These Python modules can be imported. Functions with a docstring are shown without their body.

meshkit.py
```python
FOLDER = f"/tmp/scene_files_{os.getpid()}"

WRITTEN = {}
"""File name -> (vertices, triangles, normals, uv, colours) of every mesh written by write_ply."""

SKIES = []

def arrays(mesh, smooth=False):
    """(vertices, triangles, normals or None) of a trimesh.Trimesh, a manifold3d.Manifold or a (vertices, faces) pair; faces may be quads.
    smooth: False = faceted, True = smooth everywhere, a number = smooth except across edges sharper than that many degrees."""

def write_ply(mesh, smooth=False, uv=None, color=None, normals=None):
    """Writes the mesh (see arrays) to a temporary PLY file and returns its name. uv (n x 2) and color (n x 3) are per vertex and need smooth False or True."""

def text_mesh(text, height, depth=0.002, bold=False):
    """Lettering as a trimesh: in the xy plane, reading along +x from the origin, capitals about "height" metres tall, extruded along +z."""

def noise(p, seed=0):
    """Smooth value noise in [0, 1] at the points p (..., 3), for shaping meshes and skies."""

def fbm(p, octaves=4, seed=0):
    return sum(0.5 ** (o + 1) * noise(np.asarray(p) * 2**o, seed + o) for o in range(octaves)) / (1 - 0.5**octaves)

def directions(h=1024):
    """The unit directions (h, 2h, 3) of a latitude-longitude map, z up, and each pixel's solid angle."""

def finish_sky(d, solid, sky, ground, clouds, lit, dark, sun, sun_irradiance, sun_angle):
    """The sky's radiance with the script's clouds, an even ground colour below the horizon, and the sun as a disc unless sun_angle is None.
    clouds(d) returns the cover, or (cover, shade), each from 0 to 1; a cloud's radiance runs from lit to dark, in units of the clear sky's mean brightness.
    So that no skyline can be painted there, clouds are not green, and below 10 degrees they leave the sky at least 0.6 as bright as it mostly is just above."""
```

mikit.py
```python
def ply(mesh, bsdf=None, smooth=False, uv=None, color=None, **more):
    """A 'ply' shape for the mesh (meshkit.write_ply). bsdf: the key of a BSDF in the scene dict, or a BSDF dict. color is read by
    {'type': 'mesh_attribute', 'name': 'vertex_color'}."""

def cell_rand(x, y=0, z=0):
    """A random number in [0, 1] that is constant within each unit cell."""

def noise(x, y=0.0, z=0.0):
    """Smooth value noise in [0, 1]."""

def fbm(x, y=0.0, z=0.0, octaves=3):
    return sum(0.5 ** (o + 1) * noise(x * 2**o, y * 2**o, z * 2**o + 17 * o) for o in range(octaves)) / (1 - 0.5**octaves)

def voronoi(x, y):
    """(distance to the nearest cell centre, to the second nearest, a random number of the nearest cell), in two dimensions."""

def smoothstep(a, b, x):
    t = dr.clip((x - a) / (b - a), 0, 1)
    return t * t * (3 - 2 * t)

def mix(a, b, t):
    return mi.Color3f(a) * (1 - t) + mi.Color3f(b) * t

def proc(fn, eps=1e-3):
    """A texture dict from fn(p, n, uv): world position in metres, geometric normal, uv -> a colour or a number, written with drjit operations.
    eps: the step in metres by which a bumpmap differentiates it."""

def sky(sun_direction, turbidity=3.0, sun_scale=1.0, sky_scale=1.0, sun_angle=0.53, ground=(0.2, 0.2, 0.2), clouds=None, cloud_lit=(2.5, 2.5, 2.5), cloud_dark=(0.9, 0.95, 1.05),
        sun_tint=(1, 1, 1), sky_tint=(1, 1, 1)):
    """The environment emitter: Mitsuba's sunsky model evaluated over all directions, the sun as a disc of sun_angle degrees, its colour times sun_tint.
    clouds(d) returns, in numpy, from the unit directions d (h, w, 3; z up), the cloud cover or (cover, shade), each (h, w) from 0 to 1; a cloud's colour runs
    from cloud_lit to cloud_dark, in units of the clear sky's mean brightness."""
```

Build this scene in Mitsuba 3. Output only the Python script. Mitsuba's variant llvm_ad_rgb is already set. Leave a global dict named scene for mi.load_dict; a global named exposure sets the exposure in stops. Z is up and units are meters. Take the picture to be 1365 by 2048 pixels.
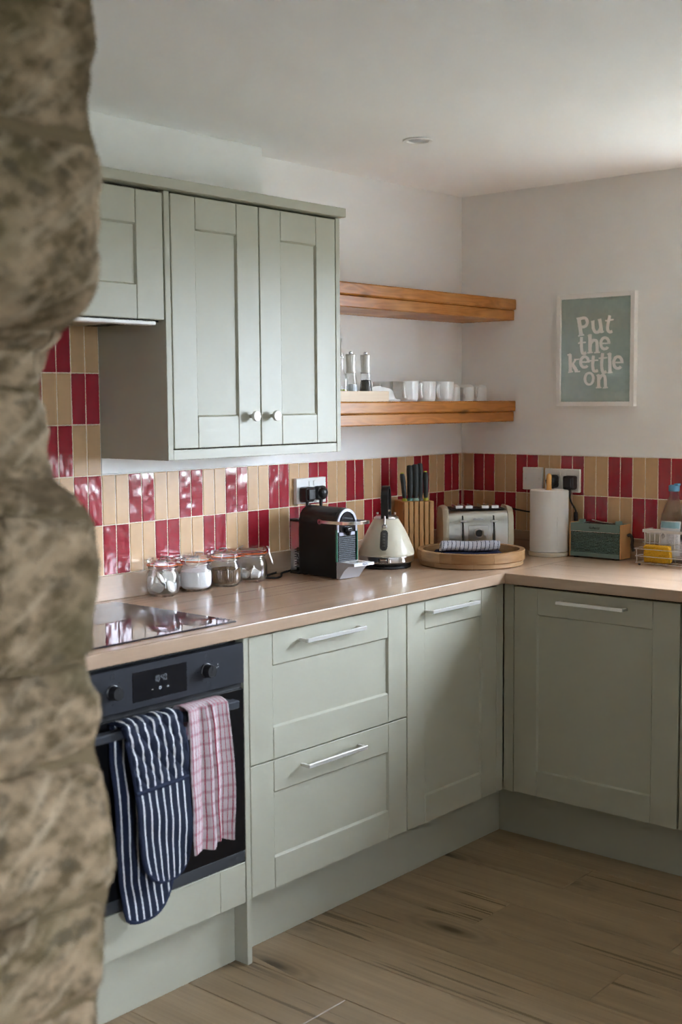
import math, random
import numpy as np
import trimesh
import drjit as dr
import mitsuba as mi
import mikit, meshkit
from mikit import proc, noise, fbm, voronoi, cell_rand, smoothstep, mix
from shapely.geometry import Polygon, LineString, Point, box as sbox
from shapely.ops import unary_union
from shapely import affinity

T = mi.ScalarTransform4f
scene, labels = {}, {}
rng = random.Random(7)
nrng = np.random.default_rng(7)

# ------------------------------------------------------------------ camera, sky, exposure
EYE = np.array([-3.9826, -2.8097, 1.4739])
YAW, PITCH, ROLL = np.radians([40.7895, -5.1119, -0.4225])
FWD = np.array([math.cos(PITCH) * math.cos(YAW), math.cos(PITCH) * math.sin(YAW), math.sin(PITCH)])
_rt = np.array([math.sin(YAW), -math.cos(YAW), 0.0])
_up = np.cross(_rt, FWD)
UPV = _up * math.cos(ROLL) - _rt * math.sin(ROLL)
scene['camera'] = {'type': 'thinlens', 'fov': 30.84, 'fov_axis': 'x', 'aperture_radius': 0.0055, 'focus_distance': 4.05,
                   'near_clip': 0.05, 'far_clip': 200.0,
                   'to_world': T().look_at(origin=EYE.tolist(), target=(EYE + FWD).tolist(), up=UPV.tolist())}
exposure = 7.72


def overcast(d):
    c = meshkit.fbm(d * 3.0, 3, 5)
    return np.ones(d.shape[:2]), 0.25 + 0.5 * c


scene['sky'] = mikit.sky((0.6, -0.45, 0.66), turbidity=4.0, sun_scale=0.0, sky_scale=1.0, ground=(0.13, 0.14, 0.11),
                         clouds=overcast, cloud_lit=(2.40, 2.77, 3.26), cloud_dark=(1.40, 1.61, 1.92))


# ------------------------------------------------------------------ helpers
def fixn(m):
    if m.volume < 0:
        m.invert()
    return m


def mesh(v, f):
    return trimesh.Trimesh(np.asarray(v, float), np.asarray(f, int), process=False)


def cat(*ms):
    return trimesh.util.concatenate([m for g in ms for m in (g if isinstance(g, (list, tuple)) else [g])])


def hull(pts):
    return trimesh.Trimesh(vertices=np.asarray(pts, float)).convex_hull


def cb(x0, x1, y0, y1, z0, z1, c=0.001):
    """A box with chamfered edges."""
    x0, x1 = min(x0, x1), max(x0, x1); y0, y1 = min(y0, y1), max(y0, y1); z0, z1 = min(z0, z1), max(z0, z1)
    c = min(c, (x1 - x0) * .45, (y1 - y0) * .45, (z1 - z0) * .45)
    p = []
    for x, sx in ((x0, 1), (x1, -1)):
        for y, sy in ((y0, 1), (y1, -1)):
            for z, sz in ((z0, 1), (z1, -1)):
                p += [(x, y + c * sy, z + c * sz), (x + c * sx, y, z + c * sz), (x + c * sx, y + c * sy, z)]
    return hull(p)


def plain(x0, x1, y0, y1, z0, z1):
    m = trimesh.creation.box(extents=(abs(x1 - x0), abs(y1 - y0), abs(z1 - z0)))
    m.apply_translation(((x0 + x1) / 2, (y0 + y1) / 2, (z0 + z1) / 2))
    return m


def rb(x0, x1, y0, y1, z0, z1, r, n=1):
    """A box with well rounded edges: the hull of eight spheres."""
    r = min(r, abs(x1 - x0) * .499, abs(y1 - y0) * .499, abs(z1 - z0) * .499)
    s = trimesh.creation.icosphere(subdivisions=n, radius=r).vertices
    return hull(np.vstack([s + (x, y, z) for x in (x0 + r, x1 - r) for y in (y0 + r, y1 - r) for z in (z0 + r, z1 - r)]))


def lathe(prof, n=48, at=(0, 0, 0)):
    m = fixn(trimesh.creation.revolve(np.asarray(prof, float), sections=n))
    m.apply_translation(at)
    return m


def ext(poly, axis, a, b):
    """A polygon extruded along an axis from a to b; its own axes are the other two in the order x, y, z."""
    out = []
    for g in getattr(poly, 'geoms', [poly]):
        m = trimesh.creation.extrude_polygon(g, b - a, engine='earcut')
        v = m.vertices.copy()
        if axis == 'y':
            v = np.c_[v[:, 0], a + v[:, 2], v[:, 1]]
        elif axis == 'x':
            v = np.c_[a + v[:, 2], v[:, 0], v[:, 1]]
        else:
            v = np.c_[v[:, 0], v[:, 1], a + v[:, 2]]
        out.append(fixn(mesh(v, m.faces)))
    return cat(out)


def tube(pts, r, n=8, closed=False):
    p = np.asarray(pts, float)
    k = len(p)
    r = np.broadcast_to(np.asarray(r, float), (k,))
    if closed:
        t = np.roll(p, -1, 0) - np.roll(p, 1, 0)
    else:
        t = np.gradient(p, axis=0)
    t /= np.linalg.norm(t, axis=1, keepdims=True) + 1e-12
    a = np.cross(t[0], [0, 0, 1] if abs(t[0][2]) < .9 else [1, 0, 0])
    a /= np.linalg.norm(a)
    V = []
    ang = np.arange(n) * 2 * np.pi / n
    for i in range(k):
        a = a - t[i] * a.dot(t[i]); a /= np.linalg.norm(a) + 1e-12
        b = np.cross(t[i], a)
        V.append(p[i] + r[i] * (np.cos(ang)[:, None] * a + np.sin(ang)[:, None] * b))
    V = np.vstack(V)
    F = []
    for i in range(k if closed else k - 1):
        j = (i + 1) % k
        for q in range(n):
            w = (q + 1) % n
            F += [(i * n + q, i * n + w, j * n + w), (i * n + q, j * n + w, j * n + q)]
    if not closed:
        V = np.vstack([V, p[0], p[-1]])
        for q in range(n):
            w = (q + 1) % n
            F += [(len(V) - 2, w, q), (len(V) - 1, (k - 1) * n + q, (k - 1) * n + w)]
    m = mesh(V, F)
    return fixn(m)


def curve(pts, k=8):
    """A smooth curve through the points (Catmull-Rom)."""
    p = np.asarray(pts, float)
    p = np.vstack([2 * p[0] - p[1], p, 2 * p[-1] - p[-2]])
    out = []
    for i in range(1, len(p) - 2):
        for s in np.linspace(0, 1, k, endpoint=False):
            a, b, c, d = p[i - 1], p[i], p[i + 1], p[i + 2]
            out.append(.5 * (2 * b + (c - a) * s + (2 * a - 5 * b + 4 * c - d) * s * s + (3 * b - a - 3 * c + d) * s ** 3))
    out.append(p[-2])
    return np.array(out)


def shell(G, UV, t):
    """A cloth of thickness t on a grid of points, with its uv."""
    G = np.asarray(G, float)
    du, dv = np.gradient(G, axis=0), np.gradient(G, axis=1)
    n = np.cross(du, dv)
    n /= np.linalg.norm(n, axis=2, keepdims=True) + 1e-12
    a, b = G.shape[:2]
    tt = np.asarray(t)
    tt = tt[..., None] if tt.ndim == 2 else tt
    V = np.vstack([(G + n * tt / 2).reshape(-1, 3), (G - n * tt / 2).reshape(-1, 3)])
    U = np.vstack([UV.reshape(-1, 2)] * 2)
    F = []
    N = a * b
    idx = np.arange(N).reshape(a, b)
    q = np.stack([idx[:-1, :-1], idx[1:, :-1], idx[1:, 1:], idx[:-1, 1:]], -1).reshape(-1, 4)
    F += [q[:, [0, 1, 2]], q[:, [0, 2, 3]], q[:, [0, 2, 1]] + N, q[:, [0, 3, 2]] + N]
    rim = list(idx[:, 0]) + list(idx[-1, 1:]) + list(idx[::-1, -1][1:]) + list(idx[0, ::-1][1:-1])
    r0 = np.array(rim); r1 = np.roll(r0, -1)
    F += [np.stack([r0, r0 + N, r1 + N], 1), np.stack([r0, r1 + N, r1], 1)]
    m = mesh(V, np.vstack(F))
    if m.volume < 0:
        m.faces = m.faces[:, ::-1]
    return m, U


def place(m, loc=(0, 0, 0), az=0.0, tilt=None):
    """Turn about z by az degrees, then move."""
    m = m.copy()
    M = np.eye(4)
    a = math.radians(az)
    M[:2, :2] = [[math.cos(a), -math.sin(a)], [math.sin(a), math.cos(a)]]
    M[:3, 3] = loc
    if tilt is not None:
        M = M @ trimesh.transformations.rotation_matrix(math.radians(tilt[0]), tilt[1])
    m.apply_transform(M)
    return m


def fresh(key):
    if key not in scene and key not in labels:
        return key
    i = 1
    while f'{key}_{i:03d}' in scene or f'{key}_{i:03d}' in labels:
        i += 1
    return f'{key}_{i:03d}'


def thing(name, label, category, group=None, kind=None):
    key = fresh(name)
    labels[key] = {'label': label, 'category': category}
    if group:
        labels[key]['group'] = group
    return key


def part(parent, name, m, mat, smooth=30, label=None, uv=None):
    key = fresh(f'{parent}__{name}')
    scene[key] = mikit.ply(m, mat, smooth=True if uv is not None else smooth, uv=uv)
    if label:
        labels[key] = {'label': label}
    return key


def solo(name, m, mat, label, category, group=None, smooth=30, uv=None):
    key = fresh(name)
    scene[key] = mikit.ply(m, mat, smooth=True if uv is not None else smooth, uv=uv)
    labels[key] = {'label': label, 'category': category}
    if group:
        labels[key]['group'] = group
    return key


def struct(name, m, mat, label=None, smooth=False):
    if m is not None:
        scene[name] = mikit.ply(m, mat, smooth=smooth)
    labels[name] = {'kind': 'structure', 'label': label or name.replace('_', ' ')}
    return name


# ------------------------------------------------------------------ materials
def srgb(r, g, b):
    c = np.array([r, g, b]) / 255.0
    return [float(x) for x in np.where(c <= .04045, c / 12.92, ((c + .055) / 1.055) ** 2.4)]


def mat(name, color=None, rough=.5, spec=.5, metal=0., bump=None, scale=0., coat=0., sheen=0., coat_gloss=.9, eps=1e-3):
    b = {'type': 'principled', 'base_color': color if isinstance(color, dict) else {'type': 'rgb', 'value': list(color)},
         'roughness': rough if isinstance(rough, dict) else float(rough), 'metallic': float(metal), 'specular': float(spec)}
    if coat:
        b['clearcoat'] = float(coat); b['clearcoat_gloss'] = float(coat_gloss)
    if sheen:
        b['sheen'] = float(sheen)
    if bump is not None:
        b = {'type': 'bumpmap', 'height': proc(bump, eps), 'scale': float(scale), 'bsdf': b}
    scene['m_' + name] = {'type': 'twosided', 'bsdf': b}
    return 'm_' + name


def plaster_bump(p, n, uv):
    return fbm(p.x * 9 + 3, p.y * 9, p.z * 9, 4)


WALL = mat('wall_white', srgb(236, 235, 232), .8, .25, bump=plaster_bump, scale=.004)
CEIL = mat('ceiling_white', srgb(234, 234, 233), .85, .2, bump=plaster_bump, scale=.003)


def grain_v(p, n, uv):
    h = p.x + p.y
    return fbm(h * 260, p.z * 9, 1.0, 3) + .6 * noise(h * 900, p.z * 25)


def grain_h(p, n, uv):
    h = p.x + p.y
    return fbm(p.z * 260, h * 9, 1.0, 3) + .6 * noise(p.z * 900, h * 25)


SAGE_C = srgb(168, 166, 150)
SAGE = mat('sage_paint', SAGE_C, .42, .5, bump=grain_v, scale=.00022)
SAGE_H = mat('sage_paint_across', SAGE_C, .42, .5, bump=grain_h, scale=.00022)
SAGE_FLAT = mat('sage_panel', SAGE_C, .45, .45)


def glaze(p, n, uv):
    h = p.x - p.y
    return fbm(h * 24 + 5, p.z * 20, 1.3, 2) + .12 * noise(h * 90, p.z * 60)


def red_tint(p, n, uv):
    h = p.x - p.y
    c = cell_rand(dr.floor(h / .0485 + .573), dr.floor(p.z / .1436 - .8))
    v = fbm(h * 30, p.z * 30, c * 40, 3)
    return mix((.33, .018, .030), (.24, .010, .018), c * .6 + v * .4)


def beige_tint(p, n, uv):
    h = p.x - p.y
    c = cell_rand(dr.floor(h / .0485 + .573), dr.floor(p.z / .1436 - .8), 2)
    v = fbm(h * 60, p.z * 60, c * 40, 3)
    return mix((.60, .385, .205), (.52, .325, .168), c * .6 + v * .4)


RED = mat('red_glaze', proc(red_tint), .13, .6, bump=glaze, scale=.0042, coat=.8)
BEIGE = mat('beige_glaze', proc(beige_tint), .30, .4, bump=glaze, scale=.0004, coat=.12)
GROUT = mat('grout', srgb(226, 214, 198), .9, .2)


def oak_lines(a, b, c):
    """Straight wood grain: a runs along the grain, b across it."""
    w = fbm(a * 2.2, b * 26, c, 4)
    f = noise(a * 14, b * 520, c)
    s = smoothstep(.60, .74, fbm(a * 1.6 + 9, b * 60, c + 3, 3))
    return w, f, s


def worktop_a(p, n, uv):
    w, f, s = oak_lines(p.x, p.y + p.z * .7, .3)
    return mix(mix((.36, .245, .168), (.48, .345, .245), w), (.22, .14, .092), s * .55 + .14 * f)


def worktop_b(p, n, uv):
    w, f, s = oak_lines(p.y, p.x + p.z * .7, 5.3)
    return mix(mix((.36, .245, .168), (.48, .345, .245), w), (.22, .14, .092), s * .55 + .14 * f)


TOP_A = mat('worktop_oak', proc(worktop_a), .19, .5)
TOP_B = mat('worktop_oak_side', proc(worktop_b), .19, .5)


def shelf_oak(p, n, uv):
    ring = fbm(p.x * 2.6, p.y * 9, p.z * 16, 4) * 9
    r = .5 + .5 * dr.sin(ring * 6.28)
    f = noise(p.x * 20, p.y * 300, p.z * 500)
    blotch = smoothstep(.42, .7, fbm(p.x * 5 + 2, p.y * 5, p.z * 7, 3))
    ka, kb_, kc = voronoi(p.x * 3.1 + p.y * 2, p.z * 9)
    k = smoothstep(.12, .02, ka) * smoothstep(.5, .7, kc)
    c = mix((.41, .148, .026), (.28, .088, .013), r * .55 + f * .25)
    c = mix(c, (.52, .27, .085), blotch * .55)
    return mix(c, (.12, .045, .015), k * .8)


SHELF = mat('honey_oak', proc(shelf_oak), .32, .5, coat=.15)


def plank(p, n, uv):
    """uv.x carries the number of the board; the grain runs along y."""
    k = dr.floor(uv.x)
    seg = cell_rand(k, 3)
    off = seg * 37
    w = fbm(p.x * 24 + off, p.y * 1.7, off, 4)
    f = noise(p.x * 430, p.y * 9, off)
    m = fbm(p.x * 120, p.y * 3.5, off + 5, 3)
    warp = .012 * noise(p.x * 9, p.y * 2.6, off)
    crack = smoothstep(.64, .72, fbm((p.x + warp) * 75 + off, p.y * 1.9 + off, off + 3, 2)) * smoothstep(.5, .62, noise(p.x * 11 + off, p.y * 2.2, off))
    ka, kb, kc = voronoi(p.x * 5.5 + off, p.y * 1.7 + off)
    ring = .5 + .5 * dr.sin(ka * 60)
    knot = smoothstep(.16, .02, ka) * smoothstep(.5, .6, kc)
    halo = smoothstep(.42, .1, ka) * smoothstep(.5, .6, kc)
    c = mix((.20, .136, .074), (.36, .256, .150), w * .65 + m * .35)
    c = c * (.90 + .20 * seg)
    c = mix(c, (.11, .072, .040), halo * (.25 + .25 * ring))
    c = mix(c, (.10, .064, .034), crack * .7 + f * .18)
    return mix(c, (.05, .032, .018), knot * .85)


FLOOR = mat('oak_plank', proc(plank), .38, .45, bump=lambda p, n, uv: noise(p.x * 300, p.y * 7) + fbm(p.x * 40, p.y * 2, 1, 3), scale=.0004)
GAP = mat('dark_gap', (.03, .024, .018), .8, .2)

BLACK = mat('black_plastic', (.014, .014, .015), .38, .5)
BLACK_MATT = mat('matt_black', (.012, .013, .013), .6, .4)
BLACK_GLOSS = mat('gloss_black', (.008, .008, .01), .12, .5)
HOB = mat('hob_glass', (.010, .007, .014), .03, .7, coat=.2, coat_gloss=1.0)
OVEN_GLASS = mat('oven_glass', (.006, .006, .007), .05, .45)
FASCIA = mat('graphite_steel', (.058, .062, .073), .36, .4, metal=.7)
CHROME = mat('chrome', (.78, .78, .79), .06, .5, metal=1.)
STEEL = mat('brushed_steel', (.60, .59, .56), .19, .5, metal=1.)
SATIN = mat('satin_nickel', (.66, .645, .61), .36, .5, metal=.55)
ALU = mat('silver_paint', (.50, .51, .54), .35, .5, metal=.45)
CREAM = mat('cream_enamel', srgb(206, 199, 180), .28, .5, coat=.4)
WHITE_PL = mat('white_plastic', srgb(226, 226, 224), .35, .5)
WHITE_GLOSS = mat('white_china', srgb(228, 229, 228), .12, .5, coat=.5)
FRAME_W = mat('frame_white', srgb(232, 230, 226), .4, .4)


def block_oak(p, n, uv):
    w = fbm(p.x * 30 + p.y * 30, p.z * 4, 2, 4)
    return mix((.44, .225, .085), (.58, .33, .14), w)


BLOCK = mat('block_oak', proc(block_oak), .42, .4)


def tray_wood(p, n, uv):
    a = dr.atan2(p.y + .366, p.x + .461)
    up = dr.select(p.z > .9277, 1.0, 0.0)
    c = cell_rand(dr.floor((a - .25 + up * .0) / .7854 + (1 - up) * .5), up * 3 + 2, 3)
    w = fbm(p.x * 22 + c * 9, p.y * 22, p.z * 110 + c * 20, 4)
    f = noise(p.x * 60, p.y * 60, p.z * 900)
    return mix(mix((.36, .19, .075), (.62, .43, .25), c), (.23, .11, .04), w * .6 + f * .12)


TRAYW = mat('tray_wood', proc(tray_wood), .4, .45)
PINE = mat('pale_pine', proc(lambda p, n, uv: mix((.60, .46, .32), (.72, .59, .44), fbm(p.x * 4, p.y * 40, p.z * 90, 3))), .5, .4)
PEG = mat('beech_peg', srgb(222, 170, 100), .45, .4)
GLASS = 'm_glass'
scene[GLASS] = {'type': 'dielectric', 'int_ior': 1.5, 'ext_ior': 1.0}
PANE = 'm_pane'
scene[PANE] = {'type': 'thindielectric', 'int_ior': 1.5, 'ext_ior': 1.0}


def stone_tint(p, n, uv):
    a = fbm(p.x * 17 + 4, p.y * 17, p.z * 17, 5)
    b = fbm(p.x * 55, p.y * 55 + 7, p.z * 55, 3)
    st = fbm((p.x + p.z) * 14, p.y * 14, (p.z - p.x * .8) * 60, 3)
    c = mix((.085, .059, .031), (.255, .182, .110), smoothstep(.34, .66, a * .55 + b * .45))
    c = mix(c, (.31, .245, .165), smoothstep(.52, .72, st) * .5)
    c = mix(c, (.085, .068, .030), smoothstep(.52, .72, fbm(p.x * 6, p.y * 6 + 20, p.z * 6, 3)) * .55)
    return mix(c, (.05, .04, .025), smoothstep(.6, .75, fbm(p.x * 40 + 8, p.y * 40, p.z * 40, 3)) * .6)


STONE = mat('sandstone', proc(stone_tint), .9, .2, bump=lambda p, n, uv: fbm(p.x * 70, p.y * 70, p.z * 70, 4), scale=.006)
MORTAR = mat('lime_mortar', srgb(98, 84, 62), .95, .15)
# ------------------------------------------------------------------ the room
ZC = 2.2516
ZW = 0.91                      # top of the worktop
struct('ceiling', plain(-6.6, .5, -5.2, .35, ZC, ZC + .2), CEIL, 'white plastered ceiling')
struct('floor', plain(-6.6, .5, -5.2, .35, -.2, -.012), GAP, 'grey-brown oak plank floor')
X0, NB = -2.135, 0
for i in range(-8, 9):
    xa = X0 + .19 * i
    if xa > -.45:
        break
    cut = -1.35 if i == 4 else -.94 if i == 7 else -.35 - rng.random() * 1.25
    ends = [-.40]
    y = cut if cut < -.42 else cut - 1.29
    while y > -3.7:
        ends.append(y); y -= 1.29
    ends.append(-3.8)
    for a, b in zip(ends[:-1], ends[1:]):
        m = cb(xa + .0004, xa + .1896, b + .0004, a - .0004, -.012, 0, .0016)
        m = mesh(m.vertices[m.faces].reshape(-1, 3), np.arange(len(m.faces) * 3).reshape(-1, 3))
        NB += 1
        scene[fresh('floor__plank')] = mikit.ply(m, FLOOR, smooth=False, uv=np.c_[NB + .1 + .8 * (m.vertices[:, 0] - xa) / .19, m.vertices[:, 1]])
struct('wall_back', plain(-3.1, .36, 0, .3, -.02, ZC), WALL, 'white plastered wall behind the cooker run')
WY0, WY1, WZ0, WZ1 = -2.55, -1.15, 1.05, 1.98
struct('wall_right', cat(plain(0, .36, WY1, 0, -.02, ZC), plain(0, .36, -3.7, WY0, -.02, ZC), plain(0, .36, WY0, WY1, -.02, WZ0),
                         plain(0, .36, WY0, WY1, WZ1, ZC)), WALL, 'white plastered wall with the framed print')
struct('wall_front', plain(-3.1, .36, -3.9, -3.7, -.02, ZC), WALL)
# the sink window, just outside the photograph on the right
struct('window_1', None, None, 'white casement window over the sink')
for a, b, c, d in ((WY0, WY0 + .05, WZ0, WZ1), (WY1 - .05, WY1, WZ0, WZ1), ((WY0 + WY1) / 2 - .03, (WY0 + WY1) / 2 + .03, WZ0 + .05, WZ1 - .05)):
    part('window_1', 'frame_post', cb(.26, .31, a, b, c, d, .004), FRAME_W, False)
for c, d in ((WZ0, WZ0 + .05), (WZ1 - .05, WZ1)):
    part('window_1', 'frame_rail', cb(.26, .31, WY0 + .05, WY1 - .05, c, d, .004), FRAME_W, False)
for a, b in ((WY0 + .05, (WY0 + WY1) / 2 - .03), ((WY0 + WY1) / 2 + .03, WY1 - .05)):
    part('window_1', 'pane', mesh([(.285, a, WZ0 + .05), (.285, b, WZ0 + .05), (.285, b, WZ1 - .05), (.285, a, WZ1 - .05)], [(0, 1, 2), (0, 2, 3)]), PANE, False)
part('window_1', 'sill', cb(-.02, .26, WY0 - .02, WY1 + .02, WZ0 - .02, WZ0 + .005, .004), TOP_B, False)
# the room the photograph is taken from, with its own window
struct('wall_outer', cat(plain(-6.8, -6.6, -5.2, .35, -.02, ZC), plain(-6.6, -3.1, .15, .35, -.02, ZC), plain(-3.1, -2.9, -5.2, -3.55, -.02, ZC),
                         plain(-6.6, -4.5, -5.4, -5.2, -.02, ZC), plain(-3.2, -2.9, -5.4, -5.2, -.02, ZC), plain(-4.5, -3.2, -5.4, -5.2, -.02, .9),
                         plain(-4.5, -3.2, -5.4, -5.2, 2.05, ZC)), mat('outer_wall', srgb(190, 182, 170), .9, .2))
# bulkhead above the wall cupboards
struct('trim_1', cb(-2.9, -1.196, -.0985, 0, 2.055, ZC, .003), WALL, 'white boxed-in bulkhead above the wall cupboards')

# ------------------------------------------------------------------ wall tiles
PT = .0485
ROWZ = [.9825, 1.1258, 1.2699, 1.4135, 1.5571, 1.7007]
TILE = {}


def tile_mesh(w, h):
    k = (round(w, 4), round(h, 4))
    if k not in TILE:
        TILE[k] = cb(-w / 2, w / 2, -.008, 0, -h / 2, h / 2, .0016)
    return TILE[k]


def put_tile(wall, a0, a1, z0, z1, red):
    """A tile of the back wall (from x a0 to a1) or of the right wall (from y a0 to a1)."""
    g = .0011
    m = tile_mesh(abs(a1 - a0) - 2 * g, z1 - z0 - 2 * g)
    tx, tz = nrng.normal(0, .35, 2) if red else nrng.normal(0, .12, 2)
    M = trimesh.transformations.rotation_matrix(math.radians(tx), (1, 0, 0)) @ trimesh.transformations.rotation_matrix(math.radians(tz), (0, 0, 1))
    m = m.copy(); m.apply_transform(M)
    c = (a0 + a1) / 2
    m = place(m, (c, -.0005, (z0 + z1) / 2)) if wall == 'wall_back' else place(m, (-.0005, c, (z0 + z1) / 2), -90)
    key = fresh(wall + '__tile')
    scene[key] = mikit.ply(m, RED if red else BEIGE, smooth=False)


XB = -.0278
for row in range(2):
    for k in range(50):
        pair = 17 - k // 2           # 0 is the pair whose left edge lines up with the cupboard's side
        a1 = XB - PT * k
        red = (pair % 2 == 1) ^ (row == 0)
        put_tile('wall_back', a1 - PT, a1, ROWZ[row], ROWZ[row + 1], red)
    put_tile('wall_back', XB, -.0085, ROWZ[row], ROWZ[row + 1], row == 0)
for row in range(2, 5):
    for k in range(36, 50):
        pair = 17 - k // 2
        a1 = XB - PT * k
        red = (pair % 2 == 1) ^ (row % 2 == 0)
        put_tile('wall_back', a1 - PT, a1, ROWZ[row], ROWZ[row + 1], red)
YB = -.063
for row in range(2):
    put_tile('wall_right', YB + PT, -.0085, ROWZ[row], ROWZ[row + 1], row == 0)
    put_tile('wall_right', YB, YB + PT, ROWZ[row], ROWZ[row + 1], row == 0)
    for k in range(42):
        a1 = YB - PT * k
        z1 = ROWZ[row + 1]
        if row == 1 and a1 - PT < WY1 + .03:
            continue
        red = (k // 2 % 2 == 0) ^ (row == 0)
        put_tile('wall_right', a1 - PT, a1, ROWZ[row], z1, red)
part('wall_back', 'grout', cat(plain(-2.455, 0, -.0071, .002, .96, 1.2695), plain(-2.455, -1.7738, -.0071, .002, 1.2695, 1.7003)), GROUT, False)
part('wall_right', 'grout', cat(plain(-.0071, .002, -1.065, 0, .96, 1.2695), plain(-.0071, .002, -2.1, -1.065, .96, 1.03)), GROUT, False)
part('wall_back', 'sealant', cat(cb(-1.7735, 0, -.0095, 0, 1.2696, 1.2728, .001), cb(-1.7738, -1.7705, -.0095, 0, 1.2728, 1.318, .001)), FRAME_W, False)
part('wall_right', 'sealant', cb(-.0095, 0, -1.065, -.0095, 1.2696, 1.2728, .001), FRAME_W, False)

# ------------------------------------------------------------------ worktop
AX, BX = -.591, -.593          # front edges of the two runs
t = thing('worktop', 'pale oak-effect worktop along the tiled back wall, carrying the jars and the hob', 'worktop')


def edge_poly(front, back):
    r = .005
    return Polygon([(back, ZW), (front + r, ZW), (front + r * .3, ZW - r * .3), (front, ZW - r), (front, .874 + r), (front + r * .3, .874 + r * .3), (front + r, .874), (back, .874)])


part(t, 'top', ext(edge_poly(AX, -.0), 'x', -2.9, 0), TOP_A, 40)
t = thing('worktop', 'darker shaded oak-effect worktop along the right wall, under the radio', 'worktop')
part(t, 'top', ext(edge_poly(BX, 0), 'y', -3.0, AX - .0008), TOP_B, 40)
solo('upstand', cb(-2.9, 0, -.0135, 0, ZW + .0003, .9822, .0012), TOP_A, 'pale oak upstand strip between the back wall tiles and the worktop, behind the jars', 'upstand', smooth=False)
solo('upstand', cb(-.0135, 0, -3.0, -.0138, ZW + .0003, .9822, .0012), TOP_B, 'shaded oak upstand strip along the right wall behind the radio', 'upstand', smooth=False)

# ------------------------------------------------------------------ cupboards
DK = GAP


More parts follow.
